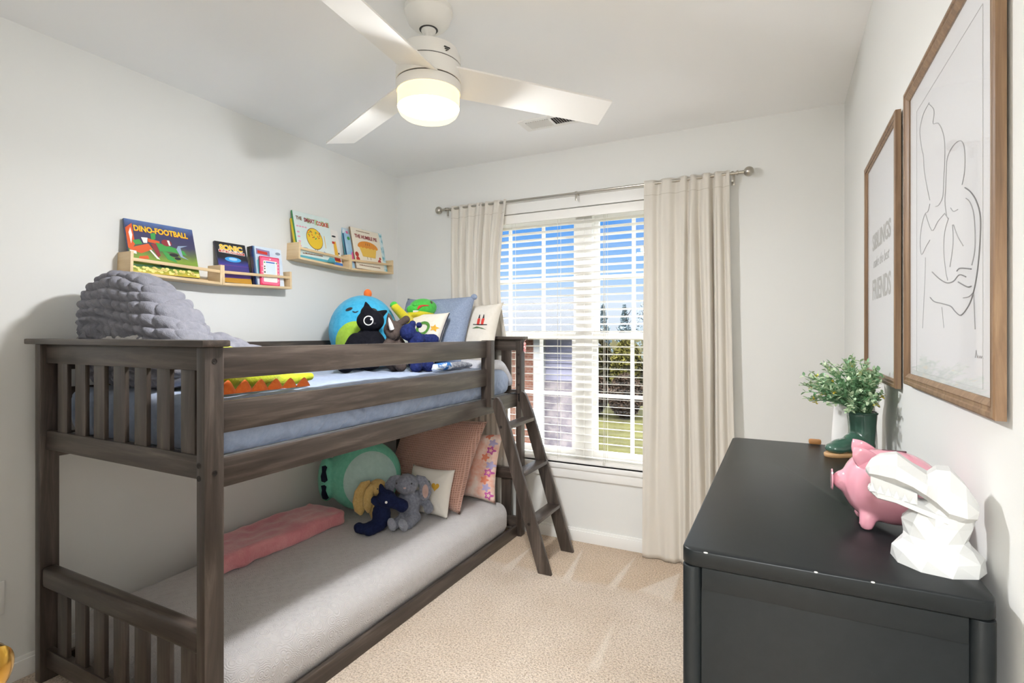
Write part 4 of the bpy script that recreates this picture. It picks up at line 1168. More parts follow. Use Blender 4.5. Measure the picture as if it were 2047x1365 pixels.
STR = [[(1.379, 1.766), (1.43, 1.761), (1.46, 1.742), (1.46, 1.721), (1.442, 1.686), (1.43, 1.67), (1.421, 1.634), (1.395, 1.591), (1.374, 1.562)], [(1.387, 1.767), (1.347, 1.742), (1.34, 1.728), (1.347, 1.711), (1.31, 1.699), (1.279, 1.674), (1.262, 1.645), (1.262, 1.609), (1.268, 1.578), (1.275, 1.547), (1.303, 1.537), (1.328, 1.539)], [(1.249, 1.605), (1.236, 1.616), (1.205, 1.622), (1.17, 1.619), (1.148, 1.607), (1.138, 1.586), (1.14, 1.558), (1.154, 1.539)], [(1.138, 1.53), (1.107, 1.515), (1.078, 1.493), (1.06, 1.465), (1.062, 1.427), (1.074, 1.384), (1.093, 1.352), (1.117, 1.332), (1.159, 1.317), (1.193, 1.324), (1.223, 1.335), (1.282, 1.343), (1.34, 1.35), (1.371, 1.36)], [(1.133, 1.511), (1.112, 1.5), (1.093, 1.478), (1.086, 1.446), (1.088, 1.416), (1.102, 1.396)], [(1.374, 1.554), (1.39, 1.542), (1.417, 1.541), (1.447, 1.52), (1.46, 1.488), (1.447, 1.459), (1.404, 1.471), (1.374, 1.479)], [(1.412, 1.542), (1.358, 1.496), (1.31, 1.506), (1.262, 1.512)], [(1.355, 1.411), (1.303, 1.393), (1.249, 1.38), (1.205, 1.379), (1.17, 1.387), (1.133, 1.38)], [(1.184, 1.395), (1.165, 1.398), (1.105, 1.39)], [(1.176, 1.375), (1.127, 1.363), (1.105, 1.362)], [(1.148, 1.346), (1.117, 1.346), (1.093, 1.352)], [(1.093, 1.349), (1.09, 1.325), (1.086, 1.292)], [(1.236, 1.498), (1.262, 1.476), (1.268, 1.441), (1.255, 1.403), (1.242, 1.384)], [(1.205, 1.48), (1.179, 1.455), (1.148, 1.434)], [(1.211, 1.481), (1.207, 1.446), (1.227, 1.407)], [(1.223, 1.514), (1.205, 1.504), (1.179, 1.502)], [(1.262, 1.512), (1.24, 1.498)], [(1.412, 1.448), (1.417, 1.399), (1.438, 1.297)], [(1.282, 1.336), (1.268, 1.296)], [(1.249, 1.605), (1.255, 1.56), (1.26, 1.533), (1.249, 1.505)]]
def smooth_path(p, k=4):
    out = []
    for i in range(len(p) - 1):
        p0, p1, p2, p3 = p[max(i - 1, 0)], p[i], p[i + 1], p[min(i + 2, len(p) - 1)]
        for j in range(k):
            t = j / k
            out.append(tuple(.5 * ((2 * p1[c]) + (-p0[c] + p2[c]) * t + (2 * p0[c] - 5 * p1[c] + 4 * p2[c] - p3[c]) * t * t + (-p0[c] + 3 * p1[c] - 3 * p2[c] + p3[c]) * t ** 3) for c in (0, 1)))
    return out + [p[-1]]
def strokes(idx, w):
    bm = BM()
    for i in idx: tube(bm, [(xp, y, z) for y, z in smooth_path(STR[i])], w, 5)
    return bm
part('line_drawing', strokes([i for i in range(20) if i in (3, 7, 8, 9)], .0011), m_ink2, fr)
part('line_drawing', strokes([i for i in range(20) if i not in (3, 7, 8, 9, 17, 18)], .0008), m_ink, fr)
part('line_drawing', strokes([17, 18], .0005), m_ink, fr)
bm = BM(); tube(bm, [(xp, 1.494, 1.2), (xp, 1.494, 1.79), (xp, 1.05, 1.79), (xp, 1.05, 1.2), (xp, 1.494, 1.2)], .0005, 4); part('mat_edge', bm, m_matline, fr)
bm = BM(); tube(bm, [(xp, 1.085 - .0045 * k, 1.247 + (.012 if k == 1 else .004 * (k % 2))) for k in range(9)], .0005, 4); part('signature', bm, m_ink, fr)
fs, xp = framed('oak-framed print lettered SIBLINGS make the best FRIENDS, above the plant', 1.696, 2.272, 1.14, 1.872, .022)
m_letter = M('grey_letters', 'a9a7a4', .7)
bm = BM(); text_bm(bm, 'SIBLINGS', .072, frame_mx((xp, 2.148, 1.5625), (0, -1, 0), (0, 0, 1)), .0004, .002, .334); part('lettering', bm, m_letter, fs, smooth=False)
bm = BM(); text_bm(bm, 'make the best', .05, frame_mx((xp, 2.128, 1.502), (0, -1, 0), (0, 0, 1)), .0004, -.0006, .29, shear=.35); part('lettering', bm, m_letter, fs, smooth=False)
bm = BM(); text_bm(bm, 'FRIENDS', .092, frame_mx((xp, 2.148, 1.399), (0, -1, 0), (0, 0, 1)), .0004, .002, .334); part('lettering', bm, m_letter, fs, smooth=False)

# ================================================================== upper bunk: soft things
ZU = 1.088
# grey chunky-knit backrest pillow, slumped against the near end rail
def interp(xs, ys, t):
    for i in range(len(xs) - 1):
        if t <= xs[i + 1]:
            k = (t - xs[i]) / (xs[i + 1] - xs[i]); k = k * k * (3 - 2 * k) if False else k
            return ys[i] + (ys[i + 1] - ys[i]) * k
    return ys[-1]
m_knit = M('grey_chenille', '76767f', .95, var=(40, '8c8c95', .25), bump=(240, .5, .004), sheen=.15, spec=.05)
m_fur = M('pale_grey_fur', 'c6c3c3', .95, bump=(190, .8, .006), sheen=.5, spec=.1)
gp = thing('backrest_pillow', (-2.08, 1.15, ZU), 'large grey chunky-knit backrest pillow slumped against the near bed end', 'pillow')
bm = BM(); rings = []; NX, NA = 200, 220
XS = [-2.445, -2.435, -2.41, -2.36, -2.26, -2.15, -2.03, -1.945, -1.88, -1.82]
ZS = [1.30, 1.42, 1.48, 1.515, 1.528, 1.505, 1.455, 1.39, 1.33, 1.285]
for i in range(NX + 1):
    t = i / NX; x = XS[0] + (XS[-1] - XS[0]) * t
    zt_ = interp(XS, ZS, x)
    if i: zt_ = (zt_ + interp(XS, ZS, max(x - .02, XS[0])) + interp(XS, ZS, min(x + .02, XS[-1]))) / 3
    hw = .118 * (1 - abs(2 * t - 1) ** 5) ** .5 + .002
    zb_ = ZU + .0; zc = (zt_ + zb_) / 2; hh = (zt_ - zb_) / 2 * ((1 - abs(2 * t - 1) ** 14) ** .5 * .98 + .02)
    lean = .045 * (1 - t)
    ring = []
    for j in range(NA):
        a = 2 * pi * j / NA
        ca, sa = math.copysign(abs(cos(a)) ** .7, cos(a)), math.copysign(abs(sin(a)) ** .7, sin(a))
        y = 1.152 + .01 * t + hw * ca; z = zc + hh * sa
        # braided rows of plump knots
        s_ = (z - ZU) / .037 + 1.1 * t + (y - 1.15) * 3 + 1.1 * noise.noise(Vector((x * 5.5, y * 4, z * 5.5))); row = math.floor(s_); fr = s_ - row
        u = x / .05 + .5 * (row % 2) + .2 * noise.noise(Vector((x * 6, z * 6, 2))) + .55 * (fr - .5); fu = u - math.floor(u)
        k = (max(0, 1 - (2 * fr - 1) ** 2) ** .45) * (.35 + .65 * max(0, 1 - (2 * fu - 1) ** 2) ** .4)
        d = .028 * (k - .7) * min(1, 6 * t + .25) * min(1, 6 * (1 - t) + .25) + .012 * noise.noise(Vector((x * 9, y * 9, z * 9))) + .003 * noise.noise(Vector((x * 60, y * 60, z * 60)))
        n = Vector((0, ca * hh, sa * hw)).normalized()
        p = Vector((x, y, z)) + n * d; p.z = max(p.z, ZU)
        ring.append(bm.verts.new(p))
    rings.append(ring)
ring_faces(bm, rings, True, True, True)
part('body', bm, m_knit, gp, angle=180)
def knobby(p):
    return p
arm = blob('arm', [('t', [Vector((-2.03, 1.20, 1.19)), Vector((-1.97, 1.34, 1.19)), Vector((-1.90, 1.44, 1.165))], [.10, .098, .075])], m_knit, gp, .006, 4)
bm = bmesh.new(); bm.from_mesh(arm.data); bm.normal_update()
for v in bm.verts:
    w = v.co + Vector((-2.08, 1.15, ZU)); s_ = w.z / .045 + w.y * 3; row = math.floor(s_)
    v.co += v.normal * .014 * ((abs(sin(pi * (s_ - row))) ** .5) * (.4 + .6 * abs(sin(pi * (w.y / .06 + .5 * (row % 2)))) ** .5) - .6)
    v.co.z = max(v.co.z, .001)
bm.to_mesh(arm.data); bm.free()
blob('fur_edge', [('t', [Vector((-2.26, 1.052, 1.235)), Vector((-2.13, 1.052, 1.255)), Vector((-1.98, 1.054, 1.255)), Vector((-1.87, 1.06, 1.23))], [.018, .026, .026, .018])], m_fur, gp, .006, 3, amp=.006, freq=70)

# lime dragon plush lying along the guard rail
m_lime, m_spike = plush('lime_plush', 'a9b428', 'bcc638'), plush('orange_plush', 'e0662a', 'ea7a3a')
dg_ = thing('dragon_plush', (-1.64, 1.2, ZU), 'lime green dragon plush with orange spikes lying behind the front guard rail', 'plush toy')
blob('body', [('e', (-1.65, 1.13, 1.168), (.075, .10, .078)), ('e', (-1.64, 1.24, 1.135), (.06, .11, .046)), ('t', [Vector((-1.63, 1.3, 1.12)), Vector((-1.62, 1.40, 1.115)), Vector((-1.6, 1.455, 1.122))], [.032, .022, .016])], m_lime, dg_, .006, 5)
for k in range(6):
    y = 1.085 + .058 * k; w = .037 - .0015 * k; h = .042 - .0024 * k
    o = Vector((-1.562 + .003 * k, y, 1.094)); bm = BM(); rings = []
    for q in range(8):      # a stuffed triangle standing on its long side, apex swept to the right
        t = q / 7; c0 = o + Vector((-.012 * t, .016 * t, h * t)); ww = w * (1 - t) ** .8 + .002; th = .011 * (1 - t) ** .5 + .002
        rings.append([bm.verts.new(c0 + Vector((th * sin(2 * pi * j / 12), ww * cos(2 * pi * j / 12), 0))) for j in range(12)])
    ring_faces(bm, rings, True, True, True); part('spike', bm, m_spike, dg_, angle=180)

VIEW = Vector((.70, -.71, .05))
# blue round plush with a lime belly
m_cyan, m_belly = plush('cyan_plush', '2f9cc9', '4fb4da', 120, .3), plush('lime_belly', '97bd3c', 'a9cc4e', 120, .3)
b_ = thing('round_plush', (-2.215, 2.415, ZU), 'large round blue plush with a lime belly sitting by the wall on the upper bunk', 'plush toy')
bb = blob('body', [('e', (-2.215, 2.415, ZU + .212), (.197, .197, .212)), ('e', (-2.19, 2.30, ZU + .07), (.10, .08, .07)), ('e', (-2.1, 2.42, ZU + .07), (.1, .08, .07))], m_cyan, b_, .009, 5)
decal('belly', bb, disc(.108, 36, 1.0, 1.1), (-2.105, 2.215, 1.238), (.58, -.80, .1), (.25, 0, 1), m_belly, b_, .003, 8)
decal('eye', bb, disc(.0165, 18, 1.25, .65, (0, 0), .3), (-2.15, 2.217, 1.437), (.5, -.8, .3), (0, 0, 1), p_blk, b_, .003)
decal('eye', bb, disc(.0165, 18, 1.25, .65, (0, 0), -.2), (-2.055, 2.33, 1.425), (.75, -.5, .3), (0, 0, 1), p_blk, b_, .003)
decal('smile', bb, [(-.018, .004), (-.010, -.004), (0, -.007), (.010, -.004), (.018, .004), (.016, .006), (.009, -.001), (0, -.004), (-.009, -.001), (-.016, .006)], (-2.118, 2.245, 1.415), (.6, -.7, .3), (0, 0, 1), p_blk, b_, .003, 3)
part('spike', (lambda: (lambda bm: (ellipsoid(bm, (-2.185, 2.42, ZU + .432), (.022, .026, .028)), bm)[1])(BM()))(), m_spike, b_)

# black cat plush
m_black = plush('black_plush', '131318', '1c1c22', 160, .4)
ct = thing('cat_plush', (-1.97, 2.17, ZU), 'black cat plush with one big white-ringed eye, in front of the blue plush', 'plush toy')
cb = blob('body', [('e', (-1.950, 2.18, 1.352), (.074, .070, .060)), ('e', (-1.97, 2.19, 1.20), (.10, .09, .115)), ('t', [Vector((-1.99, 2.12, 1.24)), Vector((-2.0, 2.05, 1.13))], [.05, .05]),
    ('t', [Vector((-1.95, 2.155, 1.395)), Vector((-1.955, 2.158, 1.428))], [.036, .017]), ('t', [Vector((-1.955, 2.158, 1.428)), Vector((-1.965, 2.16, 1.452))], [.017, .006]), ('t', [Vector((-1.935, 2.215, 1.378)), Vector((-1.905, 2.25, 1.405))], [.03, .01])], m_black, ct, .006, 4)
ce = (-1.89, 2.098, 1.354)
decal('eye_ring', cb, disc(.0245, 28), ce, (.66, -.75, .05), (0, 0, 1), p_wht, ct, .002, hole=.80)
decal('eye_shine', cb, disc(.005, 10), (ce[0] + .010, ce[1] + .009, ce[2] + .006), (.66, -.75, .05), (0, 0, 1), p_wht, ct, .0025, 2)
decal('nose', cb, disc(.007, 12, 1.2, .7), (-1.868, 2.125, 1.338), (.75, -.65, 0), (0, 0, 1), M('cat_nose', '2c2a30', .4), ct, .002, 2)

# brown rhino plush
m_rhino = plush('brown_plush', '463c38', '574c47', 170, .6); m_rh2 = plush('brown_plush_pale', '7d6d66', '8d7d75', 170, .6)
rh = thing('rhino_plush', (-1.85, 2.24, ZU), 'brown rhino plush with a white horn, between the cat and the navy plush', 'plush toy')
rb_ = blob('body', [('e', (-1.85, 2.245, 1.305), (.052, .05, .05)), ('e', (-1.835, 2.222, 1.285), (.04, .036, .036)), ('e', (-1.86, 2.27, 1.18), (.07, .062, .10)), ('t', [Vector((-1.85, 2.235, 1.25)), Vector((-1.86, 2.18, 1.20)), Vector((-1.865, 2.13, 1.185))], [.03, .026, .022]),
    ('t', [Vector((-1.83, 2.25, 1.14)), Vector((-1.77, 2.21, 1.115))], [.034, .03]), ('t', [Vector((-1.862, 2.232, 1.345)), Vector((-1.862, 2.226, 1.378)), Vector((-1.866, 2.226, 1.393))], [.021, .013, .004]), ('t', [Vector((-1.85, 2.29, 1.335)), Vector((-1.83, 2.33, 1.362))], [.018, .022])], m_rhino, rh, .005, 4)
bm = BM(); tube(bm, [(-1.812, 2.188, 1.308), (-1.810, 2.176, 1.330), (-1.813, 2.17, 1.352), (-1.818, 2.17, 1.368)], [.0125, .0115, .007, .0015], 12); part('horn', bm, plush('white_plush', 'dcd9d6'), rh)
part('paw_tip', (lambda bm: (ellipsoid(bm, (-1.865, 2.122, 1.184), (.022, .020, .022)), bm)[1])(BM()), m_rh2, rh)

# navy plush seated beside the rhino
m_navy = plush('navy_plush', '1c2247', '2a3468', 200, .7); m_cream = plush('cream_plush', 'd9d2bd')
nv = thing('bear_plush', (-1.76, 2.3, ZU), 'small navy blue plush slumped before the wreath cushion on the upper bunk', 'plush toy')
blob('body', [('e', (-1.765, 2.262, 1.292), (.044, .042, .045)), ('e', (-1.745, 2.275, 1.335), (.02, .016, .02)), ('e', (-1.735, 2.318, 1.33), (.014, .02, .017)), ('e', (-1.74, 2.305, 1.225), (.045, .05, .07)), ('e', (-1.73, 2.31, 1.14), (.06, .06, .055)),
    ('t', [Vector((-1.72, 2.335, 1.255)), Vector((-1.69, 2.385, 1.25))], [.028, .033]), ('e', (-1.715, 2.29, 1.25), (.03, .03, .035)), ('t', [Vector((-1.72, 2.28, 1.118)), Vector((-1.66, 2.19, 1.115))], [.034, .03]), ('t', [Vector((-1.71, 2.33, 1.118)), Vector((-1.64, 2.28, 1.115))], [.034, .03])], m_navy, nv, .005, 4, amp=.002, freq=90)
part('tag', (lambda bm: (box(bm, -1.700, -1.697, 2.296, 2.31, 1.205, 1.22, .001), bm)[1])(BM()), m_cream, nv)

# green and yellow crocodile plush peeping over the cushion
m_green, m_yel = plush('green_plush', '3faa3f', '54bd4e', 160, .3), plush('yellow_plush', 'c9b92a', 'd6c838', 160, .3)
cr = thing('crocodile_plush', (-2.0, 2.66, ZU), 'bright green and yellow crocodile plush peeping over the wreath cushion', 'plush toy')
blob('belly', [('e', (-2.03, 2.68, 1.24), (.075, .075, .14)), ('e', (-1.985, 2.68, 1.404), (.064, .125, .030)), ('t', [Vector((-2.02, 2.62, 1.33)), Vector((-1.985, 2.52, 1.375)), Vector((-1.995, 2.435, 1.44))], [.04, .030, .024])], m_yel, cr, .006, 5)
hd = blob('head', [('e', (-1.985, 2.70, 1.442), (.07, .115, .06)), ('e', (-1.985, 2.588, 1.43), (.04, .035, .028)), ('t', [Vector((-2.0, 2.434, 1.449)), Vector((-2.008, 2.428, 1.448))], [.023, .016])], m_green, cr, .006, 5)
decal('eye', hd, disc(.010, 14, .8, 1.2), (-1.928, 2.70, 1.478), (.7, -.6, .4), (0, 0, 1), C_('dark_red_eye', '4a1c1a'), cr, .002, 2)
for y in (2.575, 2.60): part('nostril', (lambda bm: (ellipsoid(bm, (-1.965, y, 1.458), (.012, .010, .010)), bm)[1])(BM()), m_green, cr)
decal('mouth_line', hd, [(-.045, -.012), (-.03, .008), (-.0, .012), (.03, .014), (.03, .019), (-.005, .018), (-.034, .013), (-.05, -.010)], (-1.93, 2.63, 1.44), (.75, -.65, .1), (0, 0, 1), p_red, cr, .003, 2)
decal('teeth', hd, [(-.016, -.004), (.016, -.004), (.016, .006), (-.016, .006)], (-1.955, 2.578, 1.418), (.7, -.7, 0), (0, 0, 1), p_wht, cr, .003, 2)

# cushions leaning on the far end
def cushion(label, w, h, t, cx_, ybot, ytop, z0, mat, seed, name='cushion', yaw=0, roll=0, wr=.006, group=None, ear=.09):
    lean = math.atan2(ytop - ybot, sqrt(max(.01, h * h - (ytop - ybot) ** 2)))
    ln = math.asin(min(.9, (ytop - ybot) / h))
    M_ = Matrix.Translation((cx_, (ybot + ytop) / 2, z0 + h / 2 * cos(ln) + .004)) @ rotm('Z', yaw) @ Matrix.Rotation(R(90) - ln, 4, 'X') @ rotm('Z', roll)
    bm = BM(); pillow(bm, w, h, t, M_, seed, wr, ear=ear)
    lo = min(v.co.z for v in bm.verts); 
    for v in bm.verts: v.co.z += z0 + .001 - lo
    r = thing(name, (cx_, (ybot + ytop) / 2, z0), label, 'cushion', group)
    o = part('cover', bm, mat, r, angle=180)
    return r, o, M_
m_cream_cl = M('cream_cloth', 'd9d2c6', .9, var=(60, 'e2dcd2', .3), bump=(700, .2, .001), spec=.15)
m_bluecl = M('chambray', '78849c', .9, var=(160, '95a1b6', .2), bump=(600, .25, .001), spec=.15)
r1, o1, M1 = cushion('cream square cushion embroidered with a green wreath and a gold star', .35, .36, .10, -1.94, 2.50, 2.66, ZU, m_cream_cl, 2.1)
N1 = (M1.to_3x3() @ Vector((0, 0, 1)))
decal('wreath', o1, disc(.047, 32), M1 @ Vector((.055, .045, 0)), N1, (0, .4, 1), plush('wreath_green', '4a7a35', '5a8d42'), r1, .004, 3, hole=.62)
decal('star', o1, star(.026, .013), M1 @ Vector((.128, .05, 0)), N1, (0, .4, 1), plush('star_gold', 'cf9a33', 'dcae4a'), r1, .004, 3)
bm = BM(); tube(bm, [M1 @ Vector((.352 / 2 * (1 - .09 * (1 - (v / .18) ** 2)) + .0015, v, 0)) for v in [-.17 + .34 * k / 12 for k in range(13)]], .0035, 6); part('piping', bm, M('navy_piping', '2c3040', .8), r1)
r2_, o2, M2 = cushion('large chambray blue pillow standing behind the wreath cushion', .56, .46, .15, -1.975, 2.70, 2.86, ZU, m_bluecl, 5.3, name='bed_pillow', yaw=-4, wr=.011)
bm = BM(); pp = M2 @ Vector((.268, .218, 0)); ellipsoid(bm, pp, (.02, .02, .018)); part('corner_knot', bm, m_bluecl, r2_)
r3, o3, M3 = cushion('cream cushion embroidered with two red soldiers, at the window end', .42, .42, .12, -1.775, 2.83, 2.975, ZU, m_cream_cl, 8.7, wr=.009, ear=.13)
N3 = (M3.to_3x3() @ Vector((0, 0, 1)))
for k, x in enumerate((.085, .115)):
    decal('soldier', o3, [(-.009, -.03), (.009, -.03), (.010, .005), (.006, .012), (-.006, .012), (-.010, .005)], M3 @ Vector((x, .065, 0)), N3, (0, .3, 1), C_('soldier_red', 'cc3d33', .8), r3, .0025, 3)
    decal('soldier_hat', o3, [(-.006, .0), (.006, .0), (.002, .024), (-.002, .024)], M3 @ Vector((x, .078, 0)), N3, (0, .3, 1), p_blk, r3, .003, 2)
decal('sprig', o3, [(-.05, -.004), (-.02, .004), (.02, -.004), (.05, -.012), (.02, .001), (-.02, .010)], M3 @ Vector((.1, .012, 0)), N3, (0, .3, 1), C_('sprig_green', '4d6b45', .8), r3, .0025, 3)
decal('drum_rail', o3, [(-.048, -.003), (.048, -.003), (.048, .003), (-.048, .003)], M3 @ Vector((.1, .034, 0)), N3, (0, .3, 1), p_blk, r3, .0025, 3)
# folded speckled quilt at the end, and a blue and white cloth
bm = BM(); softbox(bm, -1.80, -1.512, 2.69, 3.01, 1.06, 1.125, .03, (16, 18, 6), .012, 9, 3, fn=lambda p: p - Vector((0, 0, .13 * max(0, (p.y - 2.86) / .15) ** 1.6)) if p.y > 2.86 else p)
for v in bm.verts: v.co.z = max(v.co.z, .93)
solo('folded_quilt', bm, M('speckled_white', 'd6d5d8', .9, var=(120, 'b9bac4', .2), bump=(80, .3, .004)), 'white speckled quilt spilling over the window end of the upper mattress', 'quilt', angle=180)
bm = BM(); softbox(bm, -1.66, -1.585, 2.27, 2.42, 1.092, 1.128, .014, (10, 16, 5), .008, 18, 2)
solo('folded_cloth', bm, M('blue_white_cloth', '2f77c2', .85, var=(16, 'e8eef4', .04), stretch=(1, 1, 2.5)), 'small blue and white folded cloth between the front guard rails', 'cloth', angle=180)
bm = BM(); softbox(bm, -1.70, -1.60, 2.44, 2.66, 1.092, 1.118, .011, (10, 20, 4), .010, 22, 6)
solo('scarf', bm, M('grey_fringe', '5b5d68', .9, var=(60, 'b4b6bd', .15), bump=(120, .6, .006)), 'grey and navy crumpled scarf beside the blue and white cloth', 'scarf', angle=180)

# ================================================================== lower bunk: soft things
ZL = .24
m_mint, m_mint2, m_bean = plush('mint_plush', '67b79c', '7ac6ac', 120, .3), plush('pale_mint', 'a9c6c0', 'b5d0ca', 120, .3), plush('bean_black', '1d2230')
mt = thing('oval_plush', (-2.225, 2.425, ZL), 'big mint green oval plush with a pale belly on the lower bunk', 'plush toy')
rot = Matrix.Rotation(R(45), 4, 'Z')
mb = blob('body', [('e', (-2.21, 2.42, ZL + .205), (.215, .15, .205), rot), ('e', (-2.36, 2.27, ZL + .2), (.05, .08, .13), rot)], m_mint, mt, .009, 5)
NM = (.70, -.71, .06)
decal('belly', mb, disc(.152, 40, .98, 1.08), (-2.09, 2.34, ZL + .20), NM, (0, 0, 1), m_mint2, mt, .003, 9)
bean = [(-.016, .040), (.004, .046), (.014, .036), (.010, .012), (.016, -.014), (.020, -.034), (.006, -.046), (-.014, -.04), (-.018, -.012), (-.012, .012)]
for z in (.30, .195): decal('spot', mb, bean, (-2.315, 2.205, ZL + z - .055), (.55, -.83, .05), (0, 0, 1), m_bean, mt, .003, 4)

m_waffle = waffle_mat()
cushion('large peach waffle-weave cushion at the head of the lower bunk', .64, .56, .15, -1.945, 2.62, 2.86, ZL, m_waffle, 3.3, wr=.010, yaw=-4, roll=-3)
m_floral = M('floral_cloth', 'dfa894', .9, var=(14, 'e9d9cf', .12), bump=(300, .2, .001))
rf, of, MF = cushion('pink and orange floral cushion tucked behind the peach one', .5, .42, .12, -1.815, 2.86, 2.965, ZL, m_floral, 6.1)
NF = (MF.to_3x3() @ Vector((0, 0, 1)))
rnd = random.Random(9)
for k in range(9): decal('blossom', of, [(.021 * (1 + .3 * cos(5 * q)) * cos(q), .021 * (1 + .3 * cos(5 * q)) * sin(q)) for q in [2 * pi * i / 30 for i in range(30)]], MF @ Vector((.225 - .02 * (k % 3) - rnd.uniform(0, .03), -.17 + .045 * k, 0)), NF, (0, .2, 1), [C_('magenta_print', 'b8569a', .8), C_('lilac_print', 'a9a0c4', .8), C_('coral_print', 'd98468', .8)][k % 3], rf, .002, 3, hole=.45 if k % 3 == 0 else None)
rh_, oh, MH = cushion('small white cushion with a gold heart beside the grey bunny', .30, .27, .09, -1.825, 2.50, 2.58, ZL, M('white_cotton', 'e1dcd4', .9, bump=(60, .25, .003)), 4.4, wr=.008)
NH = (MH.to_3x3() @ Vector((0, 0, 1)))
decal('heart', oh, heart(.026), MH @ Vector((.062, .025, 0)), NH, (0, .2, 1), plush('heart_gold', 'cf9d35', 'dcb04c'), rh_, .003, 3)
decal('heart', oh, star(.045, .036, 8), MH @ Vector((-.01, .02, 0)), NH, (0, .2, 1), plush('heart_teal', '7f9d97', '8fada6'), rh_, .003, 3)

# pink folded throw by the wall
m_pink = M('pink_throw', 'c9707c', .95, var=(7, 'dd9a9c', .2), bump=(90, .5, .006), sheen=.5, spec=.1)
bm = BM()
def throw(p):
    z = (p.z - ZL) / .1
    k = (-2.145 - p.x) / .275; p = p + Vector((0, .16 * k * (1 - (p.y - 1.46) / .74), 0))
    return p + Vector((0.01 * noise.noise(p * 9), 0.012 * noise.noise(Vector((p.z * 20, p.x * 9, 2))), .016 * z * noise.noise(Vector((p.x * 16, p.y * 10, 4)))))
softbox(bm, -2.42, -2.14, 1.46, 2.2, ZL - .002, ZL + .076, .024, (20, 50, 8), .008, 14, 5, fn=throw)
solo('folded_throw', bm, m_pink, 'pink tie-dyed fleece throw folded along the wall on the lower bunk', 'blanket', angle=180)

# grey bunny
m_bun = plush('grey_bunny', '686b78', '8d909c', 220, .9, .006); m_in = plush('bunny_ear', 'a98d86', 'b89b93')
m_face = plush('bunny_face', '8a8c97', 'a0a2ac', 220, .9, .006)
bn = thing('bunny_plush', (-1.845, 2.35, ZL), 'grey bunny plush with long ears sitting in the middle of the lower bunk', 'plush toy')
bo_ = blob('body', [('e', (-1.84, 2.345, .458), (.066, .064, .054)), ('e', (-1.825, 2.318, .445), (.04, .036, .034)), ('e', (-1.85, 2.375, .33), (.064, .06, .095)), ('t', [Vector((-1.81, 2.405, .385)), Vector((-1.765, 2.425, .34)), Vector((-1.745, 2.42, .312))], [.026, .026, .028]),
    ('t', [Vector((-1.85, 2.35, .275)), Vector((-1.832, 2.24, .27))], [.032, .027]), ('t', [Vector((-1.80, 2.37, .275)), Vector((-1.775, 2.275, .268))], [.033, .027])], m_bun, bn, .006, 4, amp=.003, freq=80)
for v in bo_.data.vertices:
    if v.co.z < .001: v.co.z = .001
def floppy(pts, w, thick, nrm):
    bm = BM(); rings = []; n = len(pts)
    for i, p in enumerate(pts):
        p = Vector(p); t = (Vector(pts[min(i + 1, n - 1)]) - Vector(pts[max(i - 1, 0)])).normalized(); nn = Vector(nrm); s = t.cross(nn).normalized(); nn = s.cross(t).normalized()
        ww = w[i]
        rings.append([bm.verts.new(p + s * ww * cos(2 * pi * j / 14) + nn * thick * sin(2 * pi * j / 14)) for j in range(14)])
    ring_faces(bm, rings, True, True, True); return bm
for p, a_ in (((-1.832, 2.212, .277), -42), ((-1.782, 2.242, .272), -25)):
    bm = BM(); ellipsoid(bm, p, (.031, .022, .036), Matrix.Rotation(R(a_), 4, 'Z') @ Matrix.Rotation(R(18), 4, 'X')); tag(part('foot', bm, m_face, bn), 'pale grey sole')
e1 = part('ear', floppy([(-1.80, 2.375, .492), (-1.775, 2.395, .475), (-1.76, 2.405, .44), (-1.757, 2.405, .405), (-1.76, 2.40, .375), (-1.763, 2.397, .362)], [.014, .026, .032, .034, .026, .008], .010, (.6, -.8, 0)), m_bun, bn, angle=180)
decal('ear_lining', e1, disc(.03, 18, .55, 1.25), (-1.757, 2.405, .415), (.6, -.8, 0), (0, 0, 1), m_in, bn, .002, 3)
part('ear', floppy([(-1.865, 2.32, .498), (-1.895, 2.30, .485), (-1.91, 2.292, .455), (-1.912, 2.29, .425), (-1.908, 2.292, .40)], [.014, .024, .03, .026, .008], .010, (.6, -.8, 0)), m_bun, bn, angle=180)
decal('nose', bo_, disc(.006, 10, 1.3, .8), (-1.812, 2.295, .452), (.55, -.8, .1), (0, 0, 1), C_('nose_pink', 'b59a98', .8), bn, .002, 2)
decal('eye', bo_, disc(.005, 10), (-1.785, 2.318, .472), (.75, -.6, .1), (0, 0, 1), p_blk, bn, .002, 2)
decal('eye', bo_, disc(.005, 10), (-1.86, 2.288, .472), (.3, -.95, .1), (0, 0, 1), p_blk, bn, .002, 2)

# navy plush in front of it
m_nav2 = plush('dark_navy_plush', '181d36', '222a49', 200, .6)
nb = thing('donkey_plush', (-1.88, 2.22, ZL), 'dark navy plush with a white eye leaning on the grey bunny', 'plush toy')
nbo = blob('body', [('e', (-1.872, 2.215, .408), (.052, .05, .046)), ('t', [Vector((-1.86, 2.215, .395)), Vector((-1.815, 2.235, .385)), Vector((-1.79, 2.245, .372))], [.034, .032, .034]), ('t', [Vector((-1.885, 2.205, .435)), Vector((-1.90, 2.205, .475))], [.024, .012]), ('e', (-1.925, 2.185, .398), (.022, .02, .024)), ('e', (-1.905, 2.215, .315), (.05, .048, .075)),
    ('t', [Vector((-1.90, 2.2, .275)), Vector((-1.935, 2.12, .265)), Vector((-1.965, 2.11, .272))], [.034, .03, .028]), ('t', [Vector((-1.89, 2.19, .272)), Vector((-1.905, 2.12, .262))], [.03, .028])], m_nav2, nb, .006, 4, amp=.002, freq=80)
for v in nbo.data.vertices:
    if v.co.z < .001: v.co.z = .001
decal('eye', nbo, disc(.0065, 12), (-1.835, 2.17, .405), (.6, -.8, .1), (0, 0, 1), p_wht, nb, .003, 2)

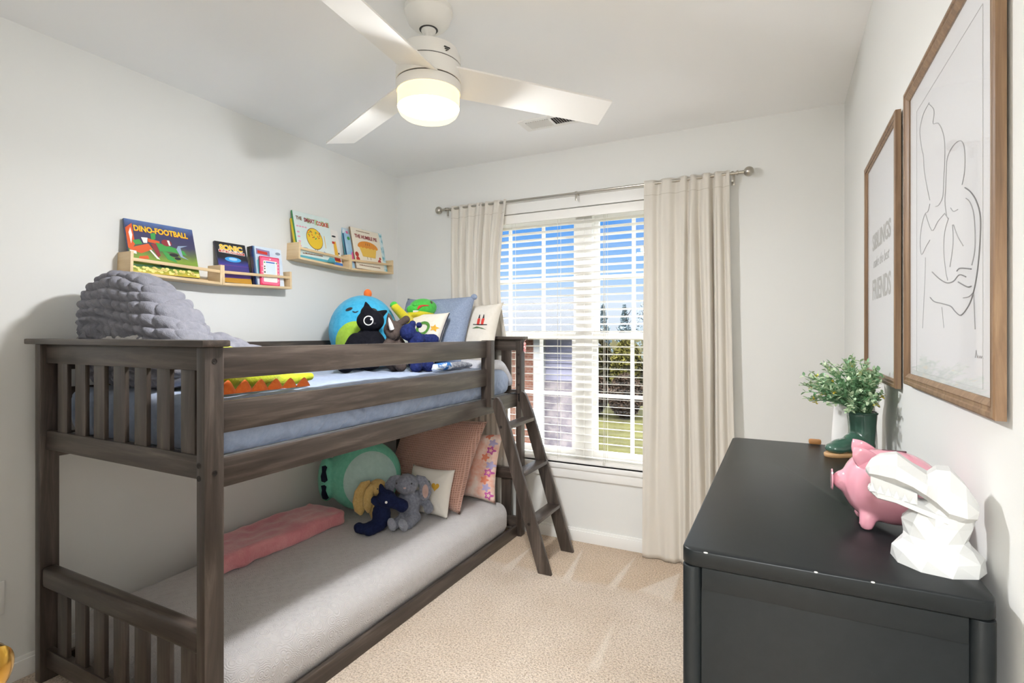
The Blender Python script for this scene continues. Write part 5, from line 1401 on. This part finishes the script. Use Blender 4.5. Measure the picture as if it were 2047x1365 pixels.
# yellow bunny behind
m_ybun = plush('yellow_bunny', 'c4a260', 'd6b87a', 220, .8, .005)
yb_ = thing('bunny_plush', (-2.01, 2.28, ZL), 'yellow bunny plush with drooping ears, half hidden behind the navy plush', 'plush toy')
ybo = blob('body', [('e', (-2.0, 2.295, .43), (.05, .046, .046)), ('e', (-1.985, 2.275, .415), (.03, .027, .026)), ('e', (-2.005, 2.295, .325), (.05, .045, .085))], m_ybun, yb_, .006, 4, amp=.002, freq=80)
part('ear', floppy([(-2.03, 2.268, .462), (-2.05, 2.24, .45), (-2.062, 2.225, .41), (-2.066, 2.22, .36), (-2.062, 2.222, .315), (-2.055, 2.225, .29)], [.012, .024, .032, .036, .03, .008], .012, (.6, -.8, 0)), m_ybun, yb_, angle=180)
part('ear', floppy([(-2.0, 2.25, .455), (-2.005, 2.235, .43), (-2.01, 2.228, .39), (-2.01, 2.225, .345), (-2.005, 2.227, .31)], [.012, .02, .026, .026, .008], .011, (.6, -.8, 0)), m_ybun, yb_, angle=180)
decal('eye', ybo, disc(.004, 10), (-1.965, 2.252, .435), (.6, -.8, .1), (0, 0, 1), p_blk, yb_, .002, 2)


# ================================================================== outside the window
GZ = -3.2
m_grass = M('winter_grass', '2e2c15', .95, var=(1.4, '3f3e1c', .2), spec=.1)
m_leafy = [M('hedge_%d' % i, a, .9, var=(1.1, b, .2), spec=.1) for i, (a, b) in enumerate((('211f15', '37331a'), ('2b211b', '3d3024'), ('3b3717', '514d20'), ('5a686e', '707d82')))]
m_bark = M('bark', '2e2a28', .9)
struct('ground_outside', boxbm(-70, 40, YB + 2.2, 110, GZ - .3, GZ), m_grass, smooth=False)['kind'] = 'structure'
bm = BM(); rr = random.Random(8); lo, hi, bk = [], [], []
for k in range(81):
    x = -70 + 1.4 * k; z = .45 + .35 * noise.noise(Vector((x * .09, 3, 1))) + .18 * noise.noise(Vector((x * .5, 1, 7)))
    lo.append(bm.verts.new((x, 60, GZ))); hi.append(bm.verts.new((x, 63 + .6 * rr.random(), z))); bk.append(bm.verts.new((x, 72, GZ)))
ring_faces(bm, [lo, hi, bk, ], False)
struct('wooded_ridge', bm, M('ridge_woods', '2c2a1d', .95, var=(.9, '3d3a26', .2), spec=.05), smooth=False)
rnd = random.Random(31)
def tree(name, x, y, h, r, mi, label, conifer=False, trunk=True, nleaf=2600, ls=.16):
    t = thing(name, (x, y, GZ), label, 'tree', 'trees beyond the garden')
    if trunk:
        bm = BM(); tube(bm, [(x, y, GZ), (x + .1, y, GZ + h * .5), (x, y, GZ + h * .93)], [.2, .13, .04], 8)
        for k in range(14):
            a = rnd.uniform(0, 6.28); z = GZ + h * rnd.uniform(.3, .85); L = r * rnd.uniform(.5, 1)
            tube(bm, [(x, y, z), (x + L * .6 * cos(a), y + L * .6 * sin(a), z + L * .35), (x + L * cos(a), y + L * sin(a), z + L * .8)], [.05, .03, .01], 5)
        part('trunk', bm, m_bark, t)
    bm = BM()
    for k in range(nleaf):
        u = rnd.random(); a = rnd.uniform(0, 6.28)
        if conifer: z = h * (.12 + .88 * u); rr = r * (1 - u) ** .8 * sqrt(rnd.random()) * (1 + .25 * sin(u * 40))
        else: z = h * (.05 + .95 * u); rr = r * sqrt(max(.02, 1 - (2 * u - 1) ** 2)) * rnd.random() ** .4
        p = Vector((x + rr * cos(a), y + rr * sin(a), GZ + z)); s = ls * rnd.uniform(.6, 1.4)
        d1 = Vector((rnd.uniform(-1, 1), rnd.uniform(-1, 1), rnd.uniform(-1, 1))).normalized(); d2 = d1.cross(Vector((rnd.uniform(-1, 1), rnd.uniform(-1, 1), rnd.uniform(-1, 1)))).normalized()
        vs = [bm.verts.new(p + d1 * s * a_ + d2 * s * b_) for a_, b_ in ((-1, 0), (0, -.5), (1, 0), (0, .5))]
        bm.faces.new(vs)
    part('foliage', bm, m_leafy[mi], t, smooth=False)
tree('conifer', -14.2, 46, 7.0, 1.1, 3, 'tall grey-green conifer far behind the hedge, left of the three in the right-hand sash', True)
tree('conifer', -12.0, 45, 6.9, 1.05, 3, 'grey-green conifer far behind the hedge, centre of the right-hand sash', True)
tree('bare_tree', -9.9, 44, 7.3, 1.0, 3, 'sparse bare-topped tree far behind the hedge, by the right curtain', False, True, 700, .1)
for x, y, h, r_, mi, lab in ((-9.9, 31, 4.15, 1.0, 0, 'dark bush at the left end of the garden hedge'), (-8.0, 30.5, 4.1, .95, 2, 'olive yellow bush in the middle of the garden hedge'), (-6.1, 30, 4.1, .95, 0, 'dark bush at the right end of the garden hedge'), (-7.3, 27.6, 2.3, .9, 1, 'low brown bush in front of the garden hedge'), (-9.2, 27.9, 2.2, .9, 1, 'low brown bush before the left of the garden hedge')):
    tree('bush', x, y, h, r_, mi, lab, False, False, 5200, .13)
# neighbouring house: gabled grey roof, brick bay, pale siding, stone foot
hs = thing('house', (-6.2, 13, GZ), 'neighbouring house with a grey shingle roof, brick bay and pale siding', 'house')
def brickmat():
    m, nt, b = new_mat('red_brick')
    tc = nt.nodes.new('ShaderNodeTexCoord'); sp_ = nt.nodes.new('ShaderNodeSeparateXYZ'); cb = nt.nodes.new('ShaderNodeCombineXYZ'); br = nt.nodes.new('ShaderNodeTexBrick')
    nt.links.new(tc.outputs['Object'], sp_.inputs[0]); nt.links.new(sp_.outputs['X'], cb.inputs['X']); nt.links.new(sp_.outputs['Z'], cb.inputs['Y']); nt.links.new(cb.outputs[0], br.inputs['Vector'])
    br.inputs['Scale'].default_value = 4; br.inputs['Color1'].default_value = lin('55301f'); br.inputs['Color2'].default_value = lin('633c2a'); br.inputs['Mortar'].default_value = lin('66594f')
    nt.links.new(br.outputs['Color'], b.inputs['Base Color']); b.inputs['Roughness'].default_value = .9
    return m
m_siding = M('pale_siding', '7d7a88', .8, var=(3, '85828f', .2)); m_roof = M('roof_shingle', '191d22', .9, var=(5, '22272d', .2)); m_stone = M('field_stone', '5d565c', .9, var=(4, '7b7272', .08)); m_htrim = M('house_trim', '9a9894', .7)
part('brick_bay', boxbm(-9.6, -5.48, 12.0, 12.6, GZ, 1.26), brickmat(), hs, smooth=False)
part('siding_wall', boxbm(-5.3, -4.1, 12.3, 12.6, .1, 1.26), m_siding, hs, smooth=False)
bm = BM()
for k in range(8): box(bm, -5.3, -4.1, 12.275, 12.3, .12 + .143 * k, .14 + .143 * k)
tag(part('clapboards', bm, m_siding, hs, smooth=False), kind='stuff')
part('stone_foot', boxbm(-5.3, -4.1, 12.25, 12.6, GZ, .1), m_stone, hs, smooth=False)
part('corner_board', boxbm(-5.48, -5.29, 11.98, 12.4, GZ, 1.27), m_htrim, hs, smooth=False)
part('corner_board', boxbm(-4.12, -4.0, 12.2, 12.4, GZ, 1.27), m_htrim, hs, smooth=False)
part('eave', boxbm(-9.9, -4.1, 11.6, 11.75, 1.24, 1.33), m_htrim, hs, smooth=False)
bm = BM()
vs = [bm.verts.new(p) for p in ((-10, 11.65, 1.33), (-4.15, 11.65, 1.33), (-5.62, 15.2, 2.38), (-9.2, 15.2, 2.34), (-6.6, 18.2, 1.33), (-10, 18.2, 1.33))]
for f in ((0, 1, 2, 3), (1, 4, 2), (4, 5, 3, 2), (5, 0, 3), (0, 5, 4, 1)): bm.faces.new([vs[i] for i in f])
part('roof', bm, m_roof, hs, smooth=False)
for x, w in ((-6.9, .8), (-8.3, .8)):
    f = part('window_frame', boxbm(x - w / 2, x + w / 2, 11.96, 12.02, -.6, .8), m_htrim, hs, smooth=False)
    part('pane', boxbm(x - w / 2 + .06, x + w / 2 - .06, 11.95, 11.965, -.53, .73), M('dark_pane', '3a4148', .1), f, smooth=False)
# garden shed seen at the left of the right-hand sash
sh_ = thing('shed', (-6.9, 21, GZ), 'brown garden shed between the house and the hedge', 'shed')
part('wall', boxbm(-8.25, -7.35, 21, 23, GZ, .75), M('shed_brown', '3b3030', .9), sh_, smooth=False)
part('door', boxbm(-8.1, -7.6, 20.96, 21.0, GZ, .2), M('shed_door', '5b5a66', .8), sh_, smooth=False)
bm = BM(); prism(bm, [(-8.4, .75), (-7.2, .75), (-7.8, 1.2)], 2.2, Matrix(((1, 0, 0, 0), (0, 0, 1, 20.9), (0, 1, 0, 0), (0, 0, 0, 1)))); part('roof', bm, m_roof, sh_, smooth=False)

# ================================================================== outside, light, camera
def setup():
    w = bpy.data.worlds.new('World'); scene.world = w; w.use_nodes = True
    nt = w.node_tree; bg = nt.nodes['Background']
    tc = nt.nodes.new('ShaderNodeTexCoord'); sep = nt.nodes.new('ShaderNodeSeparateXYZ')
    nt.links.new(tc.outputs['Generated'], sep.inputs[0])
    r = nt.nodes.new('ShaderNodeValToRGB'); e = r.color_ramp.elements
    e[0].position = 0; e[0].color = lin('dfe9f4'); e[1].position = .9; e[1].color = lin('f2f2f2')
    for p, col in ((.05, 'd6e8fb'), (.11, 'a3cefa'), (.2, '559ff0'), (.3, '559ff0'), (.42, 'e4ecf6')):
        q = e.new(p); q.color = lin(col)
    n = nt.nodes.new('ShaderNodeTexNoise'); n.inputs['Scale'].default_value = 3.2; n.inputs['Detail'].default_value = 5
    mp = nt.nodes.new('ShaderNodeMapping'); mp.inputs['Scale'].default_value = (1, 1, 3.2)
    nt.links.new(tc.outputs['Generated'], mp.inputs['Vector']); nt.links.new(mp.outputs[0], n.inputs['Vector'])
    r2 = nt.nodes.new('ShaderNodeValToRGB'); r2.color_ramp.elements[0].position = .48; r2.color_ramp.elements[1].position = .75
    mx = nt.nodes.new('ShaderNodeMixRGB'); mx.inputs['Color2'].default_value = (.9, .94, 1, 1)
    k = nt.nodes.new('ShaderNodeMath'); k.operation = 'MULTIPLY'; k.inputs[1].default_value = .45
    nt.links.new(sep.outputs['Z'], r.inputs['Fac']); nt.links.new(n.outputs['Fac'], r2.inputs['Fac']); nt.links.new(r2.outputs[0], k.inputs[0])
    nt.links.new(k.outputs[0], mx.inputs['Fac']); nt.links.new(r.outputs[0], mx.inputs['Color1']); nt.links.new(mx.outputs[0], bg.inputs['Color'])
    # the high sky is much brighter than the strip above the roofs
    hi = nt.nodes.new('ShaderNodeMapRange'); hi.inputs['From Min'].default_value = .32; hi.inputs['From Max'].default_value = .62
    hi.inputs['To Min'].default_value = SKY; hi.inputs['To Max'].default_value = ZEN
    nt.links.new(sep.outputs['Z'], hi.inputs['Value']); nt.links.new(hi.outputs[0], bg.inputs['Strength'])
    def light(name, kind, loc, power, col=(1, 1, 1), size=1, sy=None, rot=(0, 0, 0)):
        l = bpy.data.lights.new(name, kind); l.energy = power; l.color = col
        if kind == 'AREA':
            l.size = size
            if sy: l.shape = 'RECTANGLE'; l.size_y = sy
        elif kind == 'SUN': l.angle = R(1)
        else: l.shadow_soft_size = size
        o = bpy.data.objects.new(name, l); COL.objects.link(o); o.location = loc; o.rotation_euler = rot
        return o
    light('sun', 'SUN', (0, 0, 9), SUN, (1, .95, .86), rot=(R(52), 0, R(-35)))
    light('landing_fill', 'AREA', (-.05, -1.3, 2.42), LAND_FILL, (.95, .98, 1), .5, .9)  # added fill light, unseen behind the camera, brightening the room through the doorway
    light('fan_bulb', 'POINT', (FX, FYc, 2.062), BULB, (.96, .975, 1), .05)
    o = light('fan_lamp', 'AREA', (FX, FYc, 2.034), DOWN, (.95, .97, 1), .17); o.data.shape = 'DISK'
    cam = bpy.data.cameras.new('camera'); co = bpy.data.objects.new('camera', cam); COL.objects.link(co)
    cam.sensor_width = 36; cam.lens = 1061.3 / 2047 * 36; cam.clip_start = .02; cam.clip_end = 400
    cam.shift_y = -(682.5 - 666.3) / 2047
    co.location = (0, 0, 1.2856); co.rotation_euler = (pi / 2, 0, .4691779)
    scene.camera = co
    v = scene.view_settings; v.view_transform = 'Standard'; v.look = 'None'; v.gamma = 1; v.exposure = EXPO; v.use_curve_mapping = False
    scene.cycles.max_bounces = 14; scene.cycles.diffuse_bounces = 8; scene.cycles.transparent_max_bounces = 24
    scene.cycles.sample_clamp_indirect = 6
SKY, SUN, LAND_FILL, BULB, EXPO = .74, .4, 124, 66, .5
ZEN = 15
DOWN = 19
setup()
